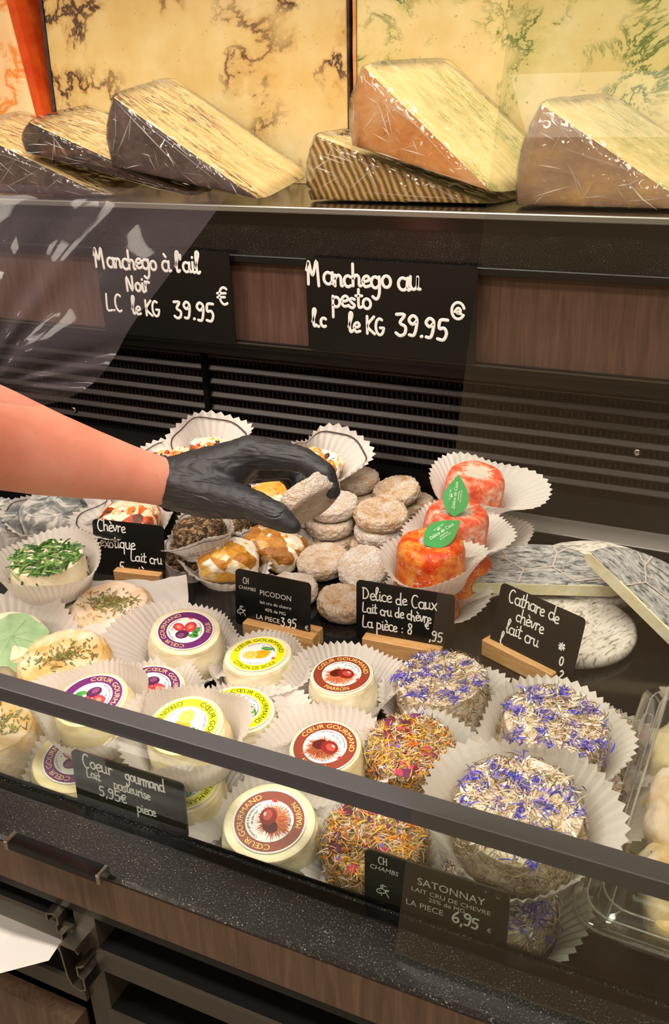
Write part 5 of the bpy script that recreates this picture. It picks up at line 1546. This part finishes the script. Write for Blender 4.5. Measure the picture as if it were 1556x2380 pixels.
M_FOLD = clear('film_fold', '#ffffff', 1.4, 0.12, haze=0.38, hazecol='#f2ede6', gain=2.0, edge_only_front=False, base_refl=.08)  # white haze in the fold strips stands in for glints on the film
def block(name, label, x0, x1, y0, y1, z0, z1, mface, mrind, lean=0.0, edge=.004):
    """cut block: paste on the front, rind on the sides"""
    t = thing(name, label, 'cheese', ((x0 + x1) / 2, y0, z0), (R(-2), 0, 0), 'large cut cheeses on the upper shelf')
    w = (x1 - x0) / 2; h = z1 - z0; d = y1 - y0
    nx, nz = 30, 20
    v = []; f = []
    for i in range(nx + 1):
        for k in range(nz + 1):
            u = i / nx * 2 - 1; z = h * k / nz
            x = u * (w - edge) + lean * (z / h)
            y = .0015 * noise.noise(Vector((x * 9, z * 9, 1))) + .006 * max(0, abs(u) - .93) / .07 * .5
            v.append((x, y, z))
    for i in range(nx):
        for k in range(nz):
            a = i * (nz + 1) + k; f.append((a, a + nz + 1, a + nz + 2, a + 1))
    obj('paste', mesh('paste', v, f, mface), t)
    rm = MB()
    for s in (-1, 1):
        n = 14; vv = []
        for k in range(n + 1):
            z = h * k / n; l = lean * z / h; j = .0012 * noise.noise(Vector((z * 40, s * 3, 0)))
            vv += [(s * (w - edge) + l, .0012, z), (s * w + l + j, -.0006, z), (s * w + l, d, z), (s * (w - edge) + l, d, z)]
        ff = []
        for k in range(n):
            for q in range(3): ff.append((4 * k + q, 4 * k + q + 1, 4 * k + q + 5, 4 * k + q + 4))
        rm.add(vv, ff)
    rm.box((-w, d - .002, 0), (w, d, h)); rm.box((-w + lean, .004, h - .002), (w + lean, d, h))
    obj('rind', fixnormals(rm.me('rind', mrind)), t)
    return t
block('cheese_block', 'big black garlic manchego block with dark veins', -1.020, -.538, 1.20, 1.40, .3585, .80, M_GARLIC, M_DARKRIND)
block('cheese_block', 'big pesto manchego block with green specks', -.533, .10, 1.20, 1.42, .3585, .80, M_PESTO, M_TANRIND)
block('cheese_block', 'orange marbled cheese block at the top left corner', -1.30, -1.010, 1.185, 1.40, .3585, .80, M_ORBLOCK, M_REDRIND, -.075, .016)

def wedge(label, A, B, T, E, mslope, mrind, seed, name='cheese_wedge', bulge=.010):
    A, B, T, E = map(Vector, (A, B, T, E))
    base = Vector((B.x, B.y, .3585))
    t = thing(name, label, 'cheese', base, group='film wrapped cheese wedges')
    A, B, T = A - base, B - base, T - base
    nd = 10
    # outline of the front face: slope A->T (eased at the tip), base T->B, curved rind B->A
    def ring(off):
        P = [A.lerp(T, i / 8) for i in range(9)]
        Q = [T.lerp(B, i / 6) for i in range(1, 7)]
        side = [B.lerp(A, i / 5) + (B - T).normalized() * bulge * math.sin(PI * i / 5) for i in range(1, 5)]
        return [p + E * off for p in P + Q + side]
    m = len(ring(0)); v = []; f = []; idx = []; uv = []
    for k in range(nd + 1):
        r_ = ring(k / nd)
        c = sum(r_, Vector()) / m
        s = 1 - .05 * (abs(k / nd - .5) * 2) ** 6
        v += [c + (p - c) * s for p in r_]
    for k in range(nd):
        for j in range(m):
            j2 = (j + 1) % m
            f.append((k * m + j, k * m + j2, (k + 1) * m + j2, (k + 1) * m + j))
            slope = j < 8; basef = 8 <= j < 14
            idx.append(1 if (slope or basef) else 0)
            u0, u1 = (j / 8, (j + 1) / 8) if slope else (0, .1)
            uv += [(u0, k / nd), (u1, k / nd), (u1, (k + 1) / nd), (u0, (k + 1) / nd)]
    f.append(tuple(range(m - 1, -1, -1))); idx.append(0); uv += [(0, 0)] * m
    f.append(tuple(nd * m + j for j in range(m))); idx.append(0); uv += [(0, 0)] * m
    me = mesh('body', v, f, [mrind, mslope], idx, False, uv)
    o = obj('body', fixnormals(me), t)
    # film
    cen = sum(v, Vector()) / len(v); rnd = random.Random(seed)
    fv = []; ff = []
    fr = [Vector(p) for p in v]
    for p in fr:
        d = (p - cen).normalized()
        q = p + d * (.0022 + .0012 * noise.noise(p * 60 + Vector((seed, 0, 0))))
        q.z = max(q.z, .0002)
        fv.append(q)
    # film front: fan from a centre point so that it can crumple
    ff = [q for q in f if len(q) == 4]
    for k0, sgn in ((0, -1), (nd * m, 1)):
        cc = sum(fv[k0:k0 + m], Vector()) / m
        inner = []
        for j in range(m):
            p = fv[k0 + j].lerp(cc, .45) + E.normalized() * sgn * (.0022 + .0022 * noise.noise(fv[k0 + j] * 90))
            inner.append(p)
        b0 = len(fv); fv += inner + [cc + E.normalized() * sgn * .0026]
        for j in range(m):
            j2 = (j + 1) % m
            ff.append((k0 + j, k0 + j2, b0 + j2, b0 + j)); ff.append((b0 + j, b0 + j2, b0 + m))
    o = obj('film', fixnormals(mesh('film', fv, ff, M_FILM, None, True)), t); o['label'] = 'clear cling film wrap'
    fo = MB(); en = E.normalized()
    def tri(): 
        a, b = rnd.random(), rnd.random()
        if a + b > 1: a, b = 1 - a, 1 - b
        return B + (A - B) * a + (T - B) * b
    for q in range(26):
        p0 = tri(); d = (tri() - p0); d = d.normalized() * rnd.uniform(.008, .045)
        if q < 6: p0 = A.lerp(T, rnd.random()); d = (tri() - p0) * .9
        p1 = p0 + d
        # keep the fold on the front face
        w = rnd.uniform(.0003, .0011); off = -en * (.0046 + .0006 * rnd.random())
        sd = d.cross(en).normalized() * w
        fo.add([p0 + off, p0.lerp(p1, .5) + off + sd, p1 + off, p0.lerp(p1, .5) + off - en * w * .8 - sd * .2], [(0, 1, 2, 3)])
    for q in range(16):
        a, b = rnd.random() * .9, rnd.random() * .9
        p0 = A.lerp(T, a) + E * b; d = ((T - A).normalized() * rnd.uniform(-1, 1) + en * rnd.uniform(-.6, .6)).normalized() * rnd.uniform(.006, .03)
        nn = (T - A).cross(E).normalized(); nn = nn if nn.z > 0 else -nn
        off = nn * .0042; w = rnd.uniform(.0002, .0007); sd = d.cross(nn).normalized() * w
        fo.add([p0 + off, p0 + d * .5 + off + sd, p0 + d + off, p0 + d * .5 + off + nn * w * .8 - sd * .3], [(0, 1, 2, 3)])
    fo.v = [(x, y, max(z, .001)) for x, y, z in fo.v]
    o = obj('film_fold_glints', fo.me('film_fold_glints', M_FOLD), t); o['label'] = 'film folds whitened to show as glints'; o['kind'] = 'stuff'
    return t
wedge('dark rinded wedge cut by the left edge of the upper shelf', (-1.03, 1.025, .446), (-1.04, 1.025, .3590), (-.800, 1.025, .3590), (.0, .13, .012), M_GARLICS, M_PURPLERIND, 1)
wedge('low dark rinded wedge lying under the tall garlic wedge', (-.911, 1.022, .450), (-.922, 1.022, .412), (-.668, 1.022, .3610), (.0, .13, .014), M_GARLICS, M_DARKRIND, 2)
wedge('tall garlic manchego wedge with dull dark rind and streaked cut side', (-.766, 1.012, .478), (-.778, 1.012, .396), (-.569, 1.012, .3605), (.0, .135, .017), M_GARLICS, M_PURPLERIND, 3)
wedge('low wedge with ridged basket pattern rind under the pesto wedge', (-.509, 1.035, .432), (-.518, 1.035, .3590), (-.300, 1.035, .3595), (.03, .12, .0), M_PESTOS, M_BASKET, 4)
wedge('tall pesto manchego wedge with orange tan rind', (-.442, 1.022, .502), (-.457, 1.022, .420), (-.291, 1.022, .372), (.05, .14, .002), M_PESTOS, M_TANRIND, 5)
wedge('pesto manchego wedge with brown rind at the right edge of the shelf', (-.252, 1.030, .462), (-.272, 1.030, .3595), (-.085, 1.030, .3590), (.05, .14, .0), M_PESTOS, M_GREYRIND, 6)

# ------------------------------------------------------------------ arm with black glove
def capsule(mb, p, q, r0, r1, cap0=True, cap1=True, seg=20):
    p, q = Vector(p), Vector(q)
    d = (q - p); L = d.length; d.normalize()
    up = Vector((0, 0, 1)) if abs(d.z) < .9 else Vector((1, 0, 0))
    s = d.cross(up).normalized(); u = s.cross(d)
    rings = []
    if cap0:
        for a in (80, 55, 30): rings.append((-r0 * math.sin(R(a)), r0 * math.cos(R(a))))
    for i in range(7): rings.append((L * i / 6, r0 + (r1 - r0) * i / 6))
    if cap1:
        for a in (30, 55, 80): rings.append((L + r1 * math.sin(R(a)), r1 * math.cos(R(a))))
    v = []; f = []
    for (x, r) in rings:
        for j in range(seg):
            a = 2 * PI * j / seg; v.append(p + d * x + s * (r * math.cos(a)) + u * (r * math.sin(a)))
    for i in range(len(rings) - 1):
        for j in range(seg): f.append((i * seg + j, i * seg + (j + 1) % seg, (i + 1) * seg + (j + 1) % seg, (i + 1) * seg + j))
    f.append(tuple(range(seg - 1, -1, -1))); f.append(tuple((len(rings) - 1) * seg + j for j in range(seg)))
    mb.add(v, f)
def remesh(mb, voxel, smooth, name):
    me = fixnormals(mb.me(name, M_BLACK))
    o = bpy.data.objects.new(name, me); COL.objects.link(o)
    m = o.modifiers.new('remesh', 'REMESH'); m.mode = 'VOXEL'; m.voxel_size = voxel
    s = o.modifiers.new('smooth', 'SMOOTH'); s.factor = .5; s.iterations = smooth
    dg = bpy.context.evaluated_depsgraph_get()
    out = bpy.data.meshes.new_from_object(o.evaluated_get(dg))
    bpy.data.objects.remove(o)
    return out
def m_skin():
    n = NT('skin'); v = n.coord('Object')
    n.base(n.mix(n.ramp(n.noise(v, 260, 3), [(0.66, 0.0), (0.74, 0.35)]), n.ramp(n.noise(v, 14, 4), [(0.3, '#dc8a72'), (0.55, '#e79c86'), (0.75, '#edab96')]), '#b8604c'))
    n.set(0.48, 0.35, sss=0.35, sss_r=(.010, .004, .002)); n.bump(n.noise(v, 420, 3), .12, .0006)
    return n.m
def m_glove():
    n = NT('black_nitrile'); v = n.coord('Object')
    n.base('#2f2f33'); n.set(0.45, 0.45)
    w = n.n('ShaderNodeTexNoise'); w.inputs['Scale'].default_value = 30; w.inputs['Detail'].default_value = 3; w.inputs['Distortion'].default_value = .6
    n.l(n.coord('Object', (.35, 1.2, 2.2), (0, R(-28), R(20))), w.inputs['Vector'])
    rid = n.math('ABSOLUTE', n.math('SUBTRACT', w.outputs['Fac'], .5))
    n.bump(n.math('ADD', n.ramp(rid, [(0.0, 0.0), (0.09, 1.0)]), n.math('MULTIPLY', n.noise(v, 500, 2), .08)), .5, .0018)
    return n.m
FPX = 2200.0
def J(p, r, t): return p, r * t / FPX
T0 = dict(wr=((-0.4633, 0.6300, 0.1727), 62 * .835 / FPX), cuff=((-0.4660, 0.6254, 0.1733), 64 * .832 / FPX), mid=((-0.4303, 0.6420, 0.1769), 76 * .83 / FPX),
          ix0=((-0.3957, 0.6533, 0.2017), 42 * .815 / FPX), ix1=((-0.3453, 0.6538, 0.2030), 31 * .795 / FPX), ix2=((-0.3209, 0.6491, 0.1951), 27 * .785 / FPX), ix3=((-0.3125, 0.6459, 0.1810), 19 * .785 / FPX),
          md0=((-0.4122, 0.6769, 0.1799), 40 * .85 / FPX), md1=((-0.3715, 0.6943, 0.1756), 27 * .85 / FPX), md2=((-0.3624, 0.6862, 0.1635), 25 * .845 / FPX), md3=((-0.3529, 0.6644, 0.1599), 19 * .825 / FPX),
          rg0=((-0.4266, 0.6884, 0.1683), 38 * .87 / FPX), rg1=((-0.3907, 0.7148, 0.1622), 25 * .88 / FPX), rg2=((-0.3814, 0.7077, 0.1517), 23 * .875 / FPX), rg3=((-0.3673, 0.6882, 0.1483), 17 * .855 / FPX),
          pk0=((-0.4382, 0.6979, 0.1620), 34 * .885 / FPX), pk1=((-0.4140, 0.7303, 0.1546), 21 * .905 / FPX), pk2=((-0.4006, 0.7319, 0.1452), 19 * .905 / FPX), pk3=((-0.3856, 0.7183, 0.1406), 15 * .89 / FPX),
          th0=((-0.4238, 0.6232, 0.1701), 56 * .815 / FPX), th1=((-0.3724, 0.6132, 0.1739), 37 * .785 / FPX), th2=((-0.3450, 0.6063, 0.1706), 34 * .77 / FPX), th3=((-0.3312, 0.6069, 0.1638), 21 * .768 / FPX))
gl = MB()
def cp(a, b, **k): capsule(gl, T0[a][0], T0[b][0], T0[a][1], T0[b][1], **k)
cp('cuff', 'wr', cap0=False); cp('wr', 'mid')
for fgr in ('ix', 'md', 'rg', 'pk'):
    cp('mid', fgr + '0'); cp(fgr + '0', fgr + '1'); cp(fgr + '1', fgr + '2'); cp(fgr + '2', fgr + '3')
cp('wr', 'th0'); cp('mid', 'th0'); cp('th0', 'th1'); cp('th1', 'th2'); cp('th2', 'th3')
cp('ix0', 'md0'); cp('md0', 'rg0'); cp('rg0', 'pk0')
gme = remesh(gl, .0021, 7, 'glove')
gme.materials.clear(); gme.materials.append(m_glove())
for v_ in gme.vertices:
    p = v_.co
    q = Vector((p.x * 70 + p.z * 60, p.y * 22, p.z * 75 - p.x * 50))
    w = noise.noise(q) ; w2 = noise.noise(q * 2.3 + Vector((7, 3, 1)))
    v_.co = p + v_.normal * (.0011 * (abs(w) - .3) + .0005 * w2)
for p_ in gme.polygons: p_.use_smooth = True
ar = MB()
A0 = [((-0.4545, 0.6389, 0.1745), 54 * .838 / FPX), ((-0.4661, 0.6257, 0.1740), 57 * .832 / FPX), ((-0.4846, 0.6007, 0.1902), 66 * .812 / FPX), ((-0.5040, 0.5711, 0.2080), 84 * .788 / FPX), ((-0.5201, 0.5412, 0.2266), 102 * .762 / FPX), ((-0.5356, 0.5140, 0.2454), 119 * .738 / FPX), ((-0.5506, 0.4744, 0.2727), 138 * .70 / FPX), ((-0.5693, 0.4367, 0.3001), 150 * .665 / FPX), ((-0.5902, 0.3895, 0.3348), 150 * .62 / FPX)]
for (p, r), (q, s) in zip(A0, A0[1:]): capsule(ar, p, q, r, s)
ame = remesh(ar, .004, 10, 'person'); ame.materials.clear(); ame.materials.append(m_skin())
for p_ in ame.polygons: p_.use_smooth = True
person = tag(obj('person', ame), 'bare forearm reaching in from the left with a black gloved hand pinching a small cheese', 'person')
g = obj('glove', gme, person); g['label'] = 'black nitrile glove'
# rolled edge of the cuff
cu = MB(); c = Vector(T0['cuff'][0]); d = (Vector(T0['wr'][0]) - c).normalized(); s = d.cross(Vector((0, 0, 1))).normalized(); u = s.cross(d); rr = T0['cuff'][1]
rg = [c + s * (rr * math.cos(2 * PI * j / 36)) + u * (rr * math.sin(2 * PI * j / 36)) + d * (.0012 * math.sin(5 * 2 * PI * j / 36)) for j in range(37)]
sweep(cu, rg, .0011, 8, 0, False)
obj('cuff_edge', cu.me('cuff_edge', gme.materials[0], True), g)
# held cheese, standing on edge between thumb and index finger
ax = (Vector((-0.3168, 0.6511, 0.1833)) - Vector((-0.3372, 0.6152, 0.1687))).normalized()
view = (Vector((-0.3287, 0.6355, 0.1762)) - Vector((0, 0, .5))).normalized()
nrm = (ax.cross(view)).normalized()
nrm = (nrm * .93 + view * .36).normalized()
o = tag(obj('small_cheese', PM[1]), 'small wrinkled cheese held between black thumb and index finger', 'cheese', 'small round wrinkled cheeses')
o.rotation_euler = nrm.to_track_quat('Z', 'Y').to_euler()
o.location = Vector((-0.3326, 0.6407, 0.1733)) - nrm * (PH / 2)

# ------------------------------------------------------------------ loose clear plastic sheet hanging at the left
M_SHEET = clear('plastic_sheet', '#f3f0f2', 1.45, 0.06, haze=0.08, hazecol='#b8aab4', gain=0.32, edge_only_front=False, base_refl=.0)
edge = [(-0.3709, 0.6140, 0.4207), (-0.3756, 0.6073, 0.4123), (-0.3812, 0.5832, 0.3948), (-0.3913, 0.5528, 0.3694), (-0.3999, 0.5332, 0.3516), (-0.4045, 0.5178, 0.3381), (-0.4088, 0.5059, 0.3240), (-0.4158, 0.4963, 0.3121), (-0.4258, 0.4872, 0.3040), (-0.4408, 0.4790, 0.2975), (-0.4606, 0.4708, 0.2954), (-0.4906, 0.4627, 0.3006), (-0.5290, 0.4565, 0.3125)]
far = [(-0.5074, 0.4616, 0.4432), (-0.5066, 0.4594, 0.4383), (-0.5066, 0.4518, 0.4236), (-0.5049, 0.4397, 0.3990), (-0.5028, 0.4305, 0.3793), (-0.5016, 0.4234, 0.3646), (-0.5011, 0.4184, 0.3548), (-0.5048, 0.4183, 0.3461), (-0.5084, 0.4187, 0.3386), (-0.5166, 0.4237, 0.3321), (-0.5253, 0.4290, 0.3269), (-0.5341, 0.4345, 0.3221), (-0.5428, 0.4406, 0.3182)]
NS = 40; v = []; f = []; apex = Vector((-0.4706, 0.4679, 0.3156))
E1 = [Vector(p) for p in catmull(edge, 4)]; F1 = [Vector(p) for p in catmull(far, 4)]
for a, b in zip(E1, F1):
    for j in range(NS + 1):
        p = a.lerp(b, j / NS)
        d = p - apex; ang = math.atan2(d.z, d.x); rr = d.length
        fold = .0045 * math.sin(ang * 13 + 2 * math.sin(ang * 5)) * math.exp(-rr / .11) * min(1, rr / .02)
        soft = .006 * noise.noise(p * 9) + .003 * noise.noise(p * 24 + Vector((3, 3, 3)))
        v.append(p + Vector((.42, -.80, .2)) * (fold + soft))
for i in range(len(E1) - 1):
    for j in range(NS):
        a = i * (NS + 1) + j; f.append((a, a + 1, a + NS + 2, a + NS + 1))
sh = tag(obj('plastic_sheet', mesh('plastic_sheet', v, f, M_SHEET)), 'clear crinkled plastic sheet with a curved edge hanging above the forearm', 'plastic sheet')
